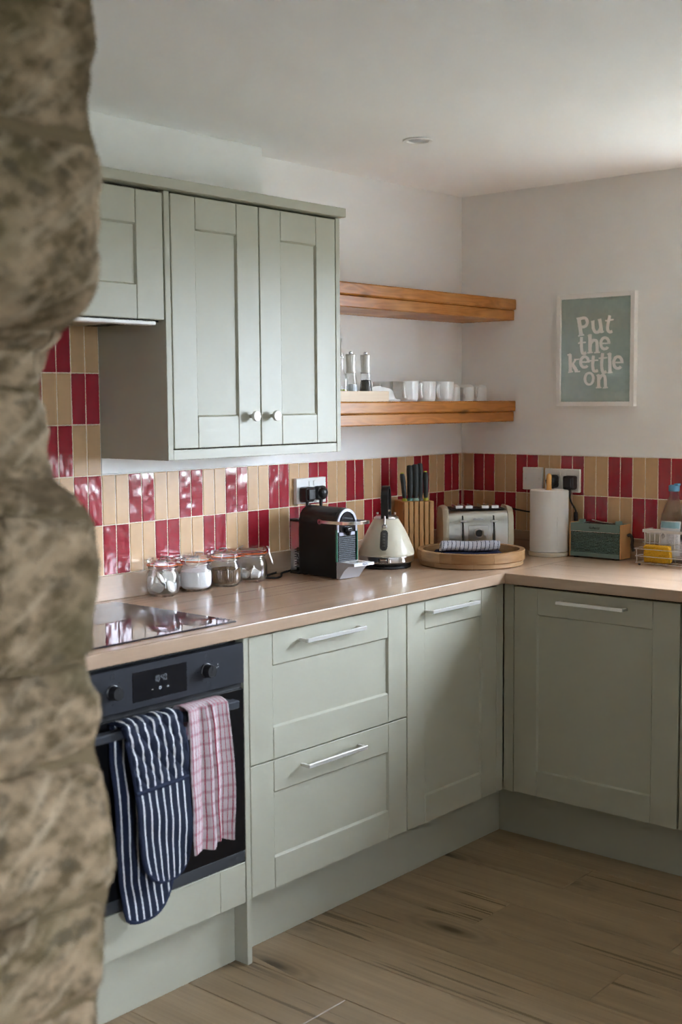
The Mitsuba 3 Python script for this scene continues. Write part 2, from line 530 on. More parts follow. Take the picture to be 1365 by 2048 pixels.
def shaker(parent, name, axis, front, a0, a1, z0, z1, stile=.088, rail=.086, th=.02, rec=.0065, sides=(1, 1), label=None):
    """A framed front on the plane y = front (axis 'y', from x a0 to a1) or x = front (axis 'x', from y a0 to a1): panel, two stiles, two rails."""
    a0, a1 = min(a0, a1), max(a0, a1)

    def bx(p0, p1, q0, q1, d0, d1, c):
        return cb(p0, p1, front + d0, front + d1, q0, q1, c) if axis == 'y' else cb(front + d0, front + d1, p0, p1, q0, q1, c)
    key = part(parent, name, bx(a0 + .004, a1 - .004, z0 + .004, z1 - .004, rec, th, .001), SAGE_FLAT, False, label)
    s0 = a0 + (stile if sides[0] else .0)
    s1 = a1 - (stile if sides[1] else .0)
    if sides[0]:
        part(key, 'stile', bx(a0, s0 - .0003, z0, z1, 0, th - .001, .0016), SAGE, False)
    if sides[1]:
        part(key, 'stile', bx(s1 + .0003, a1, z0, z1, 0, th - .001, .0016), SAGE, False)
    part(key, 'rail', bx(s0 + .0003, s1 - .0003, z0, z0 + rail, 0, th - .001, .0016), SAGE_H, False)
    part(key, 'rail', bx(s0 + .0003, s1 - .0003, z1 - rail, z1, 0, th - .001, .0016), SAGE_H, False)
    # the moulded step from frame to panel
    e = .0035
    def strip(p0, p1, q0, q1, side):
        if side in 'lr':
            sgn = 1 if side == 'l' else -1
            base = p0 if side == 'l' else p1
            pts = [(base, d, q) for q in (q0, q1) for d in (.0012,)] + [(base + sgn * e, rec, q) for q in (q0, q1)] + [(base, rec + .002, q) for q in (q0, q1)]
        else:
            sgn = 1 if side == 'b' else -1
            base = q0 if side == 'b' else q1
            pts = [(p, d, base) for p in (p0, p1) for d in (.0012,)] + [(p, rec, base + sgn * e) for p in (p0, p1)] + [(p, rec + .002, base) for p in (p0, p1)]
        pts = [(p, front + d, q) if axis == 'y' else (front + d, p, q) for p, d, q in pts]
        return hull(pts)
    zi0, zi1 = z0 + rail, z1 - rail
    part(key, 'moulding', cat(strip(s0, s1, zi0, zi1, 'l'), strip(s0, s1, zi0, zi1, 'r'), strip(s0, s1, zi0, zi1, 'b'), strip(s0, s1, zi0, zi1, 't')), SAGE_FLAT, False)
    return key


def bar_handle(parent, axis, front, a0, a1, z):
    """A flat bar pull on two square feet."""
    h = .0055
    if axis == 'y':
        bar = cb(a0, a1, front - .034, front - .026, z - h, z + h, .0012)
        feet = [cb(a, a + .009, front - .027, front - .0002, z - .0042, z + .0042, .0008) for a in (a0, a1 - .009)]
    else:
        bar = cb(front - .034, front - .026, a0, a1, z - h, z + h, .0012)
        feet = [cb(front - .027, front - .0002, a, a + .009, z - .0042, z + .0042, .0008) for a in (a0, a1 - .009)]
    return part(parent, 'handle', cat(bar, feet), SATIN, False, 'brushed nickel bar handle')


YU = -.292                     # front of the wall cupboards
t = thing('wall_cabinet', 'tall two-door sage green wall cupboard with round nickel knobs', 'cabinet')
part(t, 'carcass', plain(-1.754, -1.080, YU + .021, 0, 1.3335, 2.031), DK, False)
part(t, 'side_panel', cb(-1.772, -1.752, YU, 0, 1.318, 2.031, .0012), SAGE_FLAT, False)
part(t, 'side_panel', cb(-1.081, -1.0615, YU, 0, 1.318, 2.031, .0012), SAGE_FLAT, False)
part(t, 'bottom_rail', cb(-1.7517, -1.0813, YU + .001, YU + .02, 1.318, 1.346, .0012), SAGE_H, False)
part(t, 'bottom_panel', plain(-1.7517, -1.0813, YU + .02, 0, 1.319, 1.333), SAGE_FLAT, False)
for a, b, kx in ((-1.7488, -1.4168, -1.4575), (-1.4138, -1.0835, -1.3735)):
    d = shaker(t, 'door', 'y', YU, a, b, 1.349, 2.027)
    z = 1.4335
    prof = [(0, 0), (.0055, 0), (.005, .012), (.0125, .016), (.0148, .0185), (.0148, .026), (.0135, .0275), (0, .0275)]
    kn = lathe(prof, 32)
    kn.apply_transform(trimesh.transformations.rotation_matrix(math.pi / 2, (1, 0, 0)))
    part(d, 'knob', place(kn, (kx, YU, z)), SATIN, 35, 'round brushed nickel knob')
t = thing('wall_cabinet', 'short sage green wall cupboard above the hob, beside the stone edge', 'cabinet')
part(t, 'carcass', plain(-2.372, -1.7735, YU + .021, 0, 1.7, 2.031), DK, False)
part(t, 'side_panel', cb(-2.392, -2.3725, YU, 0, 1.69, 2.031, .0012), SAGE_FLAT, False)
shaker(t, 'door', 'y', YU, -2.3695, -1.7765, 1.692, 2.024, stile=.092, rail=.088)
solo('cornice', cat(cb(-2.41, -1.054, -.312, -.0, 2.0335, 2.0545, .0012), cb(-2.41, -1.054, -.312, -.288, 2.0338, 2.0605, .0012)), SAGE_H,
     'flat sage cornice board running over the wall cupboards', 'cornice', smooth=False)
t = thing('extractor_hood', 'slim pull-out extractor hood under the short wall cupboard', 'extractor hood')
part(t, 'body', plain(-2.365, -1.7745, -.265, -.01, 1.687, 1.6995), BLACK_MATT, False)
part(t, 'visor', cb(-2.36, -1.812, -.3, -.262, 1.677, 1.6868, .002), WHITE_PL, False, 'pale pull-out front strip')
part(t, 'filter', plain(-2.33, -1.86, -.255, -.03, 1.684, 1.6868), STEEL, False)

YA, XBF = -.573, -.568         # fronts of the base units
t = thing('oven_housing', 'sage green base unit that holds the oven, with a narrow bottom front', 'cabinet')
part(t, 'carcass', cat(plain(-2.378, -1.779, -.545, -.02, .17, .19), plain(-2.378, -2.36, -.545, -.02, .19, .872), plain(-1.797, -1.779, -.545, -.02, .19, .872),
                       plain(-2.36, -1.797, -.06, -.02, .19, .872)), DK, False)
d = part(t, 'bottom_front', cb(-2.2865, -1.8725, YA, YA + .02, .172, .2815, .0014), SAGE_H, False)
part(d, 'stile', cb(-1.8722, -1.7815, YA, YA + .02, .172, .2815, .0014), SAGE, False)
part(d, 'stile', cb(-2.376, -2.2868, YA, YA + .02, .172, .2815, .0014), SAGE, False)
solo('end_panel', cb(-1.7785, -1.7605, YA, -.02, 0, .873, .0012), SAGE, 'thin sage upright panel beside the oven, reaching the floor', 'panel', smooth=False)
t = thing('drawer_cabinet', 'sage green base unit with two deep drawers, right of the oven', 'cabinet')
part(t, 'carcass', plain(-1.7595, -1.0945, -.551, -.02, .172, .873), DK, False)
for z0, z1, hz in ((.5292, .868, .8352), (.1755, .5258, .4905)):
    d = shaker(t, 'drawer', 'y', YA, -1.7585, -1.0952, z0, z1)
    bar_handle(d, 'y', YA, -1.5675, -1.318, hz)
t = thing('base_cabinet', 'single-door sage base unit in the inner corner, between the drawers and the corner post', 'cabinet')
part(t, 'carcass', plain(-1.0940, -.6095, -.551, -.02, .172, .873), DK, False)
d = shaker(t, 'door', 'y', YA, -1.0915, -.612, .1755, .868)
bar_handle(d, 'y', YA, -1.0052, -.7545, .8365)
solo('corner_post', cat(cb(-.6085, -.5685, YA + .0025, YA + .04, .1735, .873, .001), cb(XBF + .0025, XBF + .04, -.6095, -.5715, .1735, .873, .001)), SAGE,
     'narrow sage L-shaped post in the inner corner of the base units', 'panel', smooth=False)
t = thing('base_cabinet', 'shaded sage base unit on the right, with a full door under the radio', 'cabinet')
part(t, 'carcass', plain(XBF + .022, -.02, -1.1965, -.6105, .172, .873), DK, False)
d = shaker(t, 'door', 'x', XBF, -1.1945, -.6125, .1755, .866)
bar_handle(d, 'x', XBF, -1.0225, -.787, .832)
t = thing('base_cabinet', 'shaded sage base unit cut by the right edge of the photo', 'cabinet')
part(t, 'carcass', plain(XBF + .022, -.02, -1.80, -1.1985, .172, .873), DK, False)
shaker(t, 'door', 'x', XBF, -1.7975, -1.2000, .1755, .866)
t = thing('base_cabinet', 'sage base unit beyond the right edge of the photo', 'cabinet')
part(t, 'carcass', plain(XBF + .022, -.02, -2.9, -1.8015, .172, .873), DK, False)
shaker(t, 'door', 'x', XBF, -2.9, -1.8035, .1755, .866)
solo('plinth', cb(-1.760, -.486, -.5035, -.486, 0, .1715, .001), SAGE_H, 'sage plinth board under the drawers and the corner unit', 'plinth', smooth=False)
solo('plinth', cb(-2.4, -1.7795, -.527, -.509, 0, .1715, .001), SAGE_H, 'sage plinth board under the oven', 'plinth', smooth=False)
solo('plinth', cb(-.4855, -.468, -2.9, -.486, 0, .1715, .001), SAGE_H, 'shaded sage plinth board under the right-hand base units', 'plinth', smooth=False)

# ------------------------------------------------------------------ stone wall on the left
# the jamb's outline: height and how far the stones reach into the opening (y), in metres
JAMB = [(2.3, -1.600), (1.949, -1.601), (1.892, -1.594), (1.864, -1.588), (1.818, -1.588), (1.805, -1.596), (1.775, -1.604), (1.745, -1.607), (1.717, -1.600), (1.658, -1.596),
        (1.631, -1.603), (1.616, -1.598), (1.599, -1.582), (1.577, -1.547), (1.553, -1.491), (1.542, -1.468), (1.520, -1.466), (1.478, -1.471), (1.447, -1.477),
        (1.415, -1.479), (1.377, -1.490), (1.359, -1.529), (1.341, -1.562), (1.324, -1.580), (1.293, -1.583), (1.261, -1.580), (1.229, -1.574), (1.190, -1.562),
        (1.144, -1.557), (1.113, -1.560), (1.096, -1.577), (1.071, -1.580), (1.044, -1.573), (1.024, -1.567), (1.000, -1.578), (0.964, -1.592), (0.927, -1.598),
        (0.874, -1.597), (0.854, -1.592), (0.813, -1.586), (0.779, -1.582), (0.743, -1.575), (0.707, -1.567), (0.673, -1.560), (0, -1.56)]
JZ, JY = np.array(JAMB[::-1]).T
XF, XN = -2.985, -3.36         # kitchen side and near side of the stone jamb
core = plain(XN + .004, XF - .004, -1.57, .15, 0, ZC).subdivide_to_size(.03)
v = core.vertices.copy()
f = np.clip(1 - (v[:, 1] + 1.57) / .2, 0, 1)
v[:, 1] += (np.interp(v[:, 2], JZ, JY) + 1.57 + .048 + .014 * (meshkit.fbm(v * 20, 3, 3) - .5)) * f
struct('wall_left', mesh(v, core.faces), MORTAR, 'rough brown stone wall edge at the left, out of focus', True)
part('wall_left', 'plaster', plain(XF - .03, XF - .005, -1.40, 0, 0, ZC), WALL, False)


def stone(x0, x1, z0, z1, seed, depth=.16, r=.022):
    """One rough stone of the jamb."""
    m = rb(x0, x1, -1.57, -1.57 + depth, z0, z1, r, 1)
    m = m.subdivide_to_size(.013)
    n = m.vertex_normals
    v = m.vertices.copy()
    o = seed * 3.7
    d = (meshkit.fbm(v * 11 + o, 3, seed) - .5) * .030 + (meshkit.fbm(v * 42 + o, 3, seed + 50) - .5) * .014
    v += n * d[:, None]
    front = np.clip(1 - (v[:, 1] + 1.57) / depth, 0, 1)
    v[:, 1] += (np.interp(v[:, 2], JZ, JY) + 1.566 + .036) * front ** .6
    return mesh(v, m.faces)


rows = [(0, .17), (.17, .36), (.36, .55), (.55, .685), (.685, .835), (.835, 1.012), (1.012, 1.138), (1.138, 1.335), (1.335, 1.492), (1.492, 1.562), (1.562, 1.80), (1.80, 1.965), (1.965, 2.12), (2.12, 2.25)]
for i, (a, b) in enumerate(rows):
    cut = [XN, XN + .15 + .06 * ((i * 37) % 5 - 2) / 2, XF]
    for j in range(2):
        m = stone(cut[j] + .003, cut[j + 1] - .003, a + .002, b - .002, 2 * i + j + 1)
        part('wall_left', 'stone', m, STONE, True)
# ------------------------------------------------------------------ hob and oven
t = thing('hob', 'black glass hob set in the worktop, reflecting the tiles', 'hob')
part(t, 'glass', cb(-2.355, -1.776, -.548, -.060, ZW, .914, .0012), HOB, False)

t = thing('oven', 'black built-in oven with graphite control panel and two knobs', 'oven')
part(t, 'body', plain(-2.359, -1.798, -.549, -.065, .292, .868), BLACK_MATT, False)
fas = part(t, 'control_panel', cb(-2.3755, -1.7815, YA - .004, -.5495, .7565, .8605, .0015), FASCIA, False, 'graphite control panel')
part(t, 'trim', cb(-2.3755, -1.7815, YA + .006, -.5495, .7415, .7562, .0008), BLACK, False)
YD = YA - .002
door = part(t, 'door', cb(-2.3755, -1.7815, YD, -.5495, .3145, .7412, .0015), OVEN_GLASS, False, 'black glass door')
part(t, 'lower_trim', cb(-2.3755, -1.7815, YA + .0005, -.5495, .2835, .314, .0015), mat('dark_trim', (.05, .054, .06), .45, .5, metal=.3), False)
hb = cat(cb(-2.306, -1.852, -.634, -.606, .7125, .7325, .003), cb(-2.300, -2.278, -.607, YD - .0003, .714, .731, .002), cb(-1.880, -1.858, -.607, YD - .0003, .714, .731, .002))
part(door, 'handle', hb, mat('handle_grey', (.06, .066, .08), .4, .5, metal=.6), False, 'dark grey bar handle')
YF = YA - .004
part(fas, 'display', cb(-2.1475, -1.9775, YF - .0012, YF - .0001, .7725, .8435, .0004), BLACK_GLOSS, False)
INK = mat('dim_digits', (.16, .17, .19), .6, .3)
MARK = mat('pale_marks', (.38, .40, .42), .6, .3)
MARK_D = mat('dark_marks', (.028, .03, .034), .6, .3)


def seg_digits(text, x, z, h, y):
    w, s, ms = h * .5, h * .1, []
    S = {'1': 'bc', '0': 'abcdef', '4': 'fgbc'}
    for ch in text:
        if ch == ':':
            ms += [plain(x, x + s, y, y + .0004, z + h * k, z + h * k + s) for k in (.28, .64)]
            x += s * 2.6
            continue
        for q in S[ch]:
            if q in 'ag' or q == 'd':
                zz = {'a': h - s, 'g': h / 2 - s / 2, 'd': 0}[q]
                ms.append(plain(x + s, x + w - s, y, y + .0004, z + zz, z + zz + s))
            else:
                xx = x if q in 'fe' else x + w - s
                zz = h / 2 + s * .3 if q in 'fb' else s * .5
                ms.append(plain(xx, xx + s, y, y + .0004, z + zz, z + zz + h / 2 - s * .9))
        x += w + s * 1.6
    return cat(ms)


yd = YF - .0017
part(fas, 'clock_digits', seg_digits('10:40', -2.0835, .8115, .015, yd), INK, False, 'dim clock digits reading 10:40')
xm = -2.0635
part(fas, 'key_marks', cat(plain(xm - .0275, xm - .0215, yd, yd + .0004, .7945, .7955), plain(xm + .0215, xm + .0275, yd, yd + .0004, .7945, .7955), plain(xm + .024, xm + .025, yd, yd + .0004, .792, .798),
     ext(sbox(xm - .0035, .7915, xm + .0035, .7985).difference(sbox(xm - .0022, .7928, xm + .0022, .7965)), 'y', yd, yd + .0004)), MARK, False, 'minus, square and plus touch marks')
for kx, kz in ((-2.2065, .8085), (-1.9125, .8105)):
    prof = [(0, 0), (.0185, 0), (.0185, .003), (.0165, .004), (.0158, .021), (.0145, .0235), (0, .0235)]
    kn = lathe(prof, 40)
    kn.apply_transform(trimesh.transformations.rotation_matrix(math.pi / 2, (1, 0, 0)))
    k = part(fas, 'knob', place(kn, (kx, YF, kz)), BLACK, 35, 'round black control knob')
    part(k, 'pointer', cb(kx - .0008, kx + .0008, YF - .0242, YF - .0232, kz + .002, kz + .013, .0002), FASCIA, False)
    ic = [ext(sbox(kx - .006, kz + .031, kx + .006, kz + .043).difference(sbox(kx - .005, kz + .032, kx + .005, kz + .042)), 'y', YF - .0004, YF)]
    for a in (90, 45, 0, 180, -90, -45, -120):
        r = .025 if a == 90 else .0285
        cx, cz = kx + r * math.cos(math.radians(a)), kz + r * math.sin(math.radians(a))
        ic.append(plain(cx - .0016, cx + .0016, YF - .0004, YF, cz - .0014, cz + .0014))
    part(fas, 'dial_marks', cat(ic), MARK_D, False)
part(fas, 'lamp_mark', cat(plain(-1.8735, -1.8715, YF - .0004, YF, .8175, .8215), plain(-1.877, -1.8745, YF - .0004, YF, .8105, .813), plain(-1.8725, -1.870, YF - .0004, YF, .812, .8145)), MARK, False)


# ------------------------------------------------------------------ cloths on the oven handle
def glove_tint(p, n, uv):
    f = uv.x * 7.3
    wob = .10 * (fbm(uv.y * 9, dr.floor(f) * 3.1, 2, 2) - .5)
    d = dr.abs(f + wob - dr.floor(f + wob) - .5)
    s = smoothstep(.125, .095, d)
    return mix((.0085, .0135, .031), (.58, .58, .60), s)


GLOVE = mat('striped_cotton', proc(glove_tint), .85, .25, sheen=.3)
NAVY = mat('navy_binding', (.012, .018, .042), .8, .25, sheen=.3)


def wave(z, s):
    return .004 * math.sin(z * 31 + s) + .002 * math.sin(z * 67 + 2 * s)


def front_pad():
    nu, nv = 61, 150
    G = np.zeros((nu, nv, 3)); UV = np.zeros((nu, nv, 2)); TH = np.zeros((nu, nv))
    over = .075                     # what lies over and behind the bar
    for i in range(nu):
        u = i / (nu - 1)
        w = 2 * u - 1
        for j in range(nv):
            q = j / (nv - 1)
            zb = .352 + .060 * (1 - math.sqrt(max(0, 1 - abs(w) ** 2.6)))      # rounded end
            L = over + (.742 - zb)
            s = q * L
            if s < .030:
                y, z = -.5965, .716 + s - .0
            elif s < over:
                a = (s - .030) / (over - .030) * math.pi
                y, z = -.620 + .0235 * math.cos(a), .7385 + .0085 * math.sin(a)
            else:
                z = .742 - (s - over)
                k = (.742 - z) / .39
                y = -.6435 - .006 * math.sin(min(1, k) * math.pi) - .003 * k + wave(z, u * 2.5) * min(1, k * 4) * .5
            k = np.clip((.742 - z) / .39, 0, 1)
            xl = np.interp(k, [0, .18, .37, .8, 1], [-2.233, -2.214, -2.204, -2.186, -2.168])
            xr = np.interp(k, [0, .18, .5, .8, 1], [-2.058, -2.048, -2.044, -2.041, -2.046])
            G[i, j] = (xl + (xr - xl) * u, y, z)
            UV[i, j] = (u, q)
            quilt = 0.
            if s > over - .03 and z > .595:
                X, Z = (G[i, j, 0]) / .042, s / .052
                quilt = .009 * (abs(math.sin(math.pi * (X + Z))) ** .5 * abs(math.sin(math.pi * (X - Z))) ** .5 - .5)
            TH[i, j] = .009 + quilt * 1.4
    return G, UV, TH


def back_pad():
    nu, nv = 41, 70
    G = np.zeros((nu, nv, 3)); UV = np.zeros((nu, nv, 2)); TH = np.full((nu, nv), .008)
    for i in range(nu):
        u = i / (nu - 1)
        w = 2 * (u ** .72) - 1
        for j in range(nv):
            q = j / (nv - 1)
            zb = .2625 + (.085 if u > .4 else .03) * (1 - math.sqrt(max(0, 1 - abs(w) ** 2.2)))
            z = .708 + (zb - .708) * q
            k = np.clip((.708 - z) / .445, 0, 1)
            xl = np.interp(k, [0, .5, 1], [-2.2245, -2.2195, -2.210])
            xr = np.interp(k, [0, .8, 1], [-2.052, -2.058, -2.064])
            y = -.5885 - .012 * np.clip((k - .12) / .2, 0, 1) - .016 * np.clip((k - .80) / .2, 0, 1) + wave(z, u * 3 + 1) * .3
            G[i, j] = (xl + (xr - xl) * u, y, z)
            UV[i, j] = (u * .98 + .02, q)
    return G, UV, TH


t = thing('oven_glove', 'navy double oven glove with white stripes hung over the oven handle', 'oven glove')
for nm, (G, UV, TH) in (('front_pad', front_pad()), ('back_pad', back_pad())):
    m, U = shell(G, UV, TH)
    k = part(t, nm, m, GLOVE, True, uv=U)
    j0 = 40 if nm == 'front_pad' else 0
    rim = np.vstack([G[0, j0:], G[1:, -1], G[-1, ::-1][1:(-j0 or None)]])
    rim = rim[::2]
    part(k, 'binding', tube(rim, .0052, 8), NAVY, 60, 'plain navy edge binding')
    if nm == 'front_pad':
        j = int(np.argmin(np.abs(G[30, 40:, 2] - .585))) + 40
        line = np.array([G[i, j + int(round((30 - i) * -.0))] for i in range(61)]) + (0, -.004, 0)
        line[:, 2] = .583 + .006 * np.linspace(0, 1, 61)
        part(k, 'binding', tube(line[::2], .0055, 8), NAVY, 60, 'plain navy edge binding')


def towel_tint(p, n, uv):
    a, b = uv.x * 12.0, uv.y * 27.0
    da = dr.abs(a - dr.floor(a) - .5)
    db = dr.abs(b - dr.floor(b) - .5)
    sa = smoothstep(.11, .06, da)
    sb = smoothstep(.15, .08, db) * (.35 + .35 * noise(uv.x * 160, uv.y * 20))
    rib = .06 * noise(uv.x * 500, uv.y * 700)
    c = mix((.46, .38, .40), (.54, .465, .485), fbm(uv.x * 30, uv.y * 30, 0, 2)) * (1 - rib)
    c = mix(c, (.30, .10, .14), sb)
    return mix(c, (.30, .012, .045), sa * .95)


TOWEL = mat('check_towel', proc(towel_tint), .9, .2, sheen=.3, bump=lambda p, n, uv: noise(uv.x * 260, uv.y * 380), scale=.0005)
nu, nv = 110, 120
G = np.zeros((nu, nv, 3)); UV = np.zeros((nu, nv, 2))
for i in range(nu):
    u = i / (nu - 1)
    for j in range(nv):
        q = j / (nv - 1)
        zb = .392 + .004 * math.sin(u * 9) if u < .56 else .400 + .004 * math.sin((u - .56) * 11)
        if .50 < u < .62:
            zb = .392 + (.404 - .392) * (u - .5) / .12
        over = .13
        L = over + .747 - zb
        s = q * L
        if s < .085:
            y, z = -.5935, .655 + s
        elif s < over:
            a = (s - .085) / (over - .085) * math.pi
            y, z = -.620 + .0265 * math.cos(a), .740 + .0115 * math.sin(a)
        else:
            z = .747 - (s - over)
            y = -.6475
        k = np.clip((.747 - z) / .35, 0, 1) if s > over else 0.
        fold = math.sin(u * 2 * math.pi * 2.15 + .5) * .009 + math.sin(u * 31 + 1) * .0022
        valley = -.016 * math.exp(-((u - .575) / .035) ** 2)
        if s > over * .75:
            g = min(1, (s - over * .75) / .06)
            y += -(fold * (.45 + .55 * k) + valley * .9) * g - .006 * g * k
        xl = -2.040 + .003 * k
        xm = np.interp(k, [0, .15, .6, 1], [-1.972, -1.962, -1.957, -1.957])
        xr = np.interp(k, [0, .12, .45, .8, 1], [-1.911, -1.908, -1.896, -1.899, -1.906])
        x = xl + (xm - xl) * u / .575 if u < .575 else xm + (xr - xm) * (u - .575) / .425
        x += .002 * math.sin(z * 40 + u * 6) * k
        G[i, j] = (x, y, z); UV[i, j] = (u, s / .5 * .62)
m, U = shell(G, UV, .0022)
solo('tea_towel', m, TOWEL, 'red and white checked tea towel hung over the oven handle', 'tea towel', smooth=True, uv=U)

# ------------------------------------------------------------------ ceiling light, print, sockets
t = thing('downlight', 'small round white recessed downlight in the ceiling', 'ceiling light')
part(t, 'bezel', lathe([(.030, 0), (.0445, 0), (.0455, -.002), (.043, -.0045), (.034, -.005), (.0305, -.001), (.030, .0)], 48, (-.9587, -.5149, ZC)), WHITE_PL, 35)
part(t, 'lens', lathe([(0, -.0002), (.0308, -.0002), (.026, -.0022), (0, -.0032)], 40, (-.9587, -.5149, ZC)), mat('lens_grey', (.45, .46, .47), .25, .5), 35)

py0, py1, pz0, pz1 = -.4385, -.7505, 1.4495, 1.8505
t = thing('framed_print', 'white framed grey-green print with hand-drawn lettering, Put the kettle on', 'picture')
fw = .0165
for a, b, c, d in ((py1, py1 + fw, pz0, pz1), (py0 - fw, py0, pz0, pz1), (py1 + fw, py0 - fw, pz0, pz0 + fw), (py1 + fw, py0 - fw, pz1 - fw, pz1)):
    part(t, 'frame', cb(-.026, -.001, a, b, c, d, .001), FRAME_W, False, 'white wooden frame')
def print_tint(p, n, uv):
    return mix((.34, .435, .405), (.40, .49, .455), fbm(p.y * 60, p.z * 60, 1, 3))
part(t, 'print', plain(-.0165, -.0015, py1 + fw, py0 - fw, pz0 + fw, pz1 - fw), mat('print_green', proc(print_tint), .75, .25), False)


def stroke(pts, w, smooth=True):
    p = curve(pts, 6) if smooth and len(pts) > 2 else np.array(pts, float)
    return LineString(p).buffer(w / 2, cap_style=2, join_style=1)


def ring_e(cx, cy, rx, ry, w):
    a = np.radians(np.linspace(0, 318, 40))
    o = LineString([(cx + rx * math.cos(t), cy - ry * math.sin(t)) for t in a]).buffer(w / 2, cap_style=2)
    return [o, stroke([(cx - rx, cy), (cx + rx + w / 2.2, cy)], w * .55, False)]


L = []
L += [stroke([(432, 386), (455, 536)], 33, False), stroke([(412, 384), (455, 378)], 13, False), stroke([(428, 542), (482, 533)], 13, False),
      stroke([(440, 388), (488, 384), (509, 420), (492, 456), (448, 464)], 27)]
L += [stroke([(557, 412), (562, 478), (580, 513), (606, 513), (627, 480)], 27), stroke([(617, 402), (630, 480), (636, 524)], 29), stroke([(541, 421), (572, 413)], 12, False), stroke([(600, 407), (632, 401)], 12, False), stroke([(628, 521), (656, 513)], 12, False)]
L += [stroke([(704, 372), (690, 440), (686, 492), (702, 519), (728, 514)], 26), stroke([(664, 418), (738, 411)], 14, False)]
L += [stroke([(458, 552), (458, 640), (466, 690), (482, 702), (502, 694)], 27), stroke([(428, 606), (498, 600)], 14, False)]
L += [stroke([(533, 530), (535, 697)], 31, False), stroke([(513, 545), (540, 532)], 12, False), stroke([(536, 620), (562, 588), (590, 592), (597, 630), (598, 697)], 27), stroke([(512, 696), (560, 694)], 13, False), stroke([(574, 697), (622, 694)], 13, False)]
L += ring_e(664, 617, 36, 50, 25)
L += [stroke([(357, 702), (361, 865)], 29, False), stroke([(333, 710), (362, 698)], 12, False), stroke([(340, 866), (384, 862)], 13, False), stroke([(372, 805), (408, 752)], 18, False), stroke([(380, 795), (420, 858)], 30, False), stroke([(394, 752), (440, 750)], 12, False), stroke([(400, 862), (450, 860)], 13, False)]
L += ring_e(487, 777, 35, 48, 25)
L += [stroke([(566, 722), (560, 800), (566, 850), (582, 862), (606, 856)], 26), stroke([(534, 768), (608, 764)], 14, False)]
L += [stroke([(646, 702), (638, 790), (644, 858), (660, 874), (682, 866)], 27), stroke([(612, 748), (688, 744)], 14, False)]
L += [stroke([(707, 704), (711, 876)], 29, False), stroke([(686, 716), (712, 703)], 12, False), stroke([(690, 878), (734, 874)], 13, False)]
L += ring_e(778, 790, 36, 52, 26)
oo = Point(0, 0).buffer(1, 32)
L += [affinity.translate(affinity.scale(oo, 50, 62), 530, 928).difference(affinity.translate(affinity.scale(oo, 25, 42), 530, 928))]
L += [stroke([(613, 894), (615, 1010)], 29, False), stroke([(592, 902), (618, 892)], 12, False), stroke([(617, 935), (640, 900), (664, 906), (672, 940), (673, 1010)], 27), stroke([(590, 1010), (640, 1008)], 13, False), stroke([(650, 1012), (696, 1009)], 13, False)]
sh = unary_union(L).simplify(.6)
ky, kz = (py0 - py1 - 2 * fw) / 611, (pz1 - pz0 - 2 * fw) / 924
polys = []
for g in getattr(sh, 'geoms', [sh]):
    g = affinity.affine_transform(g, [-ky, 0, 0, -kz, py0 - fw + 278 * ky, pz1 - fw + 210 * kz])
    polys.append(g)
part(t, 'lettering', ext(unary_union(polys), 'x', -.0171, -.0164), mat('letter_white', srgb(244, 243, 240), .75, .25), False, 'white hand-drawn words reading Put the kettle on')
part(t, 'glazing', mesh([(-.0205, py1 + fw, pz0 + fw), (-.0205, py0 - fw, pz0 + fw), (-.0205, py0 - fw, pz1 - fw), (-.0205, py1 + fw, pz1 - fw)], [(0, 1, 2), (0, 2, 3)]), PANE, False)


def on_back(m):                 # built facing -y already
    return m


def plug(parent_name, wall, a, z, base, square, label):
    """A black three-pin plug on a socket face; a is x (back wall) or y (right wall)."""
    k = thing(parent_name, label, 'plug')
    if square:
        b = rb(-.0225, .0225, -.034, 0, -.025, .025, .007, 1)
        b2 = rb(-.0175, .0175, -.042, -.02, -.019, .020, .006, 1)
    else:
        b = rb(-.0225, .0225, -.026, 0, -.024, .023, .010, 2)
        b2 = lathe([(0, 0), (.020, 0), (.0185, .010), (.012, .016), (0, .018)], 28)
        b2.apply_transform(trimesh.transformations.rotation_matrix(math.pi / 2, (1, 0, 0))); b2.apply_translation((0, -.022, 0))
    relief = lathe([(0, 0), (.0062, 0), (.0052, -.018), (.0036, -.030), (0, -.030)], 16, (0, -.017, -.022))
    az = 0 if wall == 'back' else -90
    loc = (a, base, z) if wall == 'back' else (base, a, z)
    for nm, m in (('body', b), ('cap', b2), ('cord_grip', relief)):
        part(k, nm, place(m, loc, az), BLACK, 40)
    return k


t = thing('wall_socket', 'white double wall socket on the back wall above the coffee machine', 'socket')
pl = part(t, 'plate', cb(-.9785, -.8305, -.0235, -.0086, 1.1335, 1.2190, .002), WHITE_PL, False)
for sx in (-.9135, -.8915):
    part(t, 'switch', cb(sx - .0055, sx + .0055, -.0265, -.0234, 1.192, 1.2085, .0012), WHITE_PL, False)
for px in (-.944, -.868):
    part(t, 'pin_holes', cat(plain(px - .003, px + .003, -.0237, -.0233, 1.180, 1.187), plain(px - .012, px - .005, -.0237, -.0233, 1.158, 1.161)), BLACK, False)
plug('mains_plug', 'back', -.9455, 1.166, -.0237, True, 'square black plug at the left of the double socket above the coffee machine')
plug('mains_plug', 'back', -.8765, 1.168, -.0237, False, 'rounded black plug at the right of the double socket above the coffee machine')
t = thing('blank_plate', 'square white blank plate on the right wall, left of the double socket', 'socket')
part(t, 'plate', cb(-.0205, -.0086, -.3795, -.2945, 1.1395, 1.2235, .002), WHITE_PL, False)
for yy in (-.308, -.366):
    part(t, 'screw', place(lathe([(0, 0), (.0022, 0), (.0022, .0006), (0, .0008)], 14), (0, 0, 0)).apply_transform(trimesh.transformations.translation_matrix((-.0206, yy, 1.1815)) @ trimesh.transformations.rotation_matrix(-math.pi / 2, (0, 1, 0))), STEEL, False)
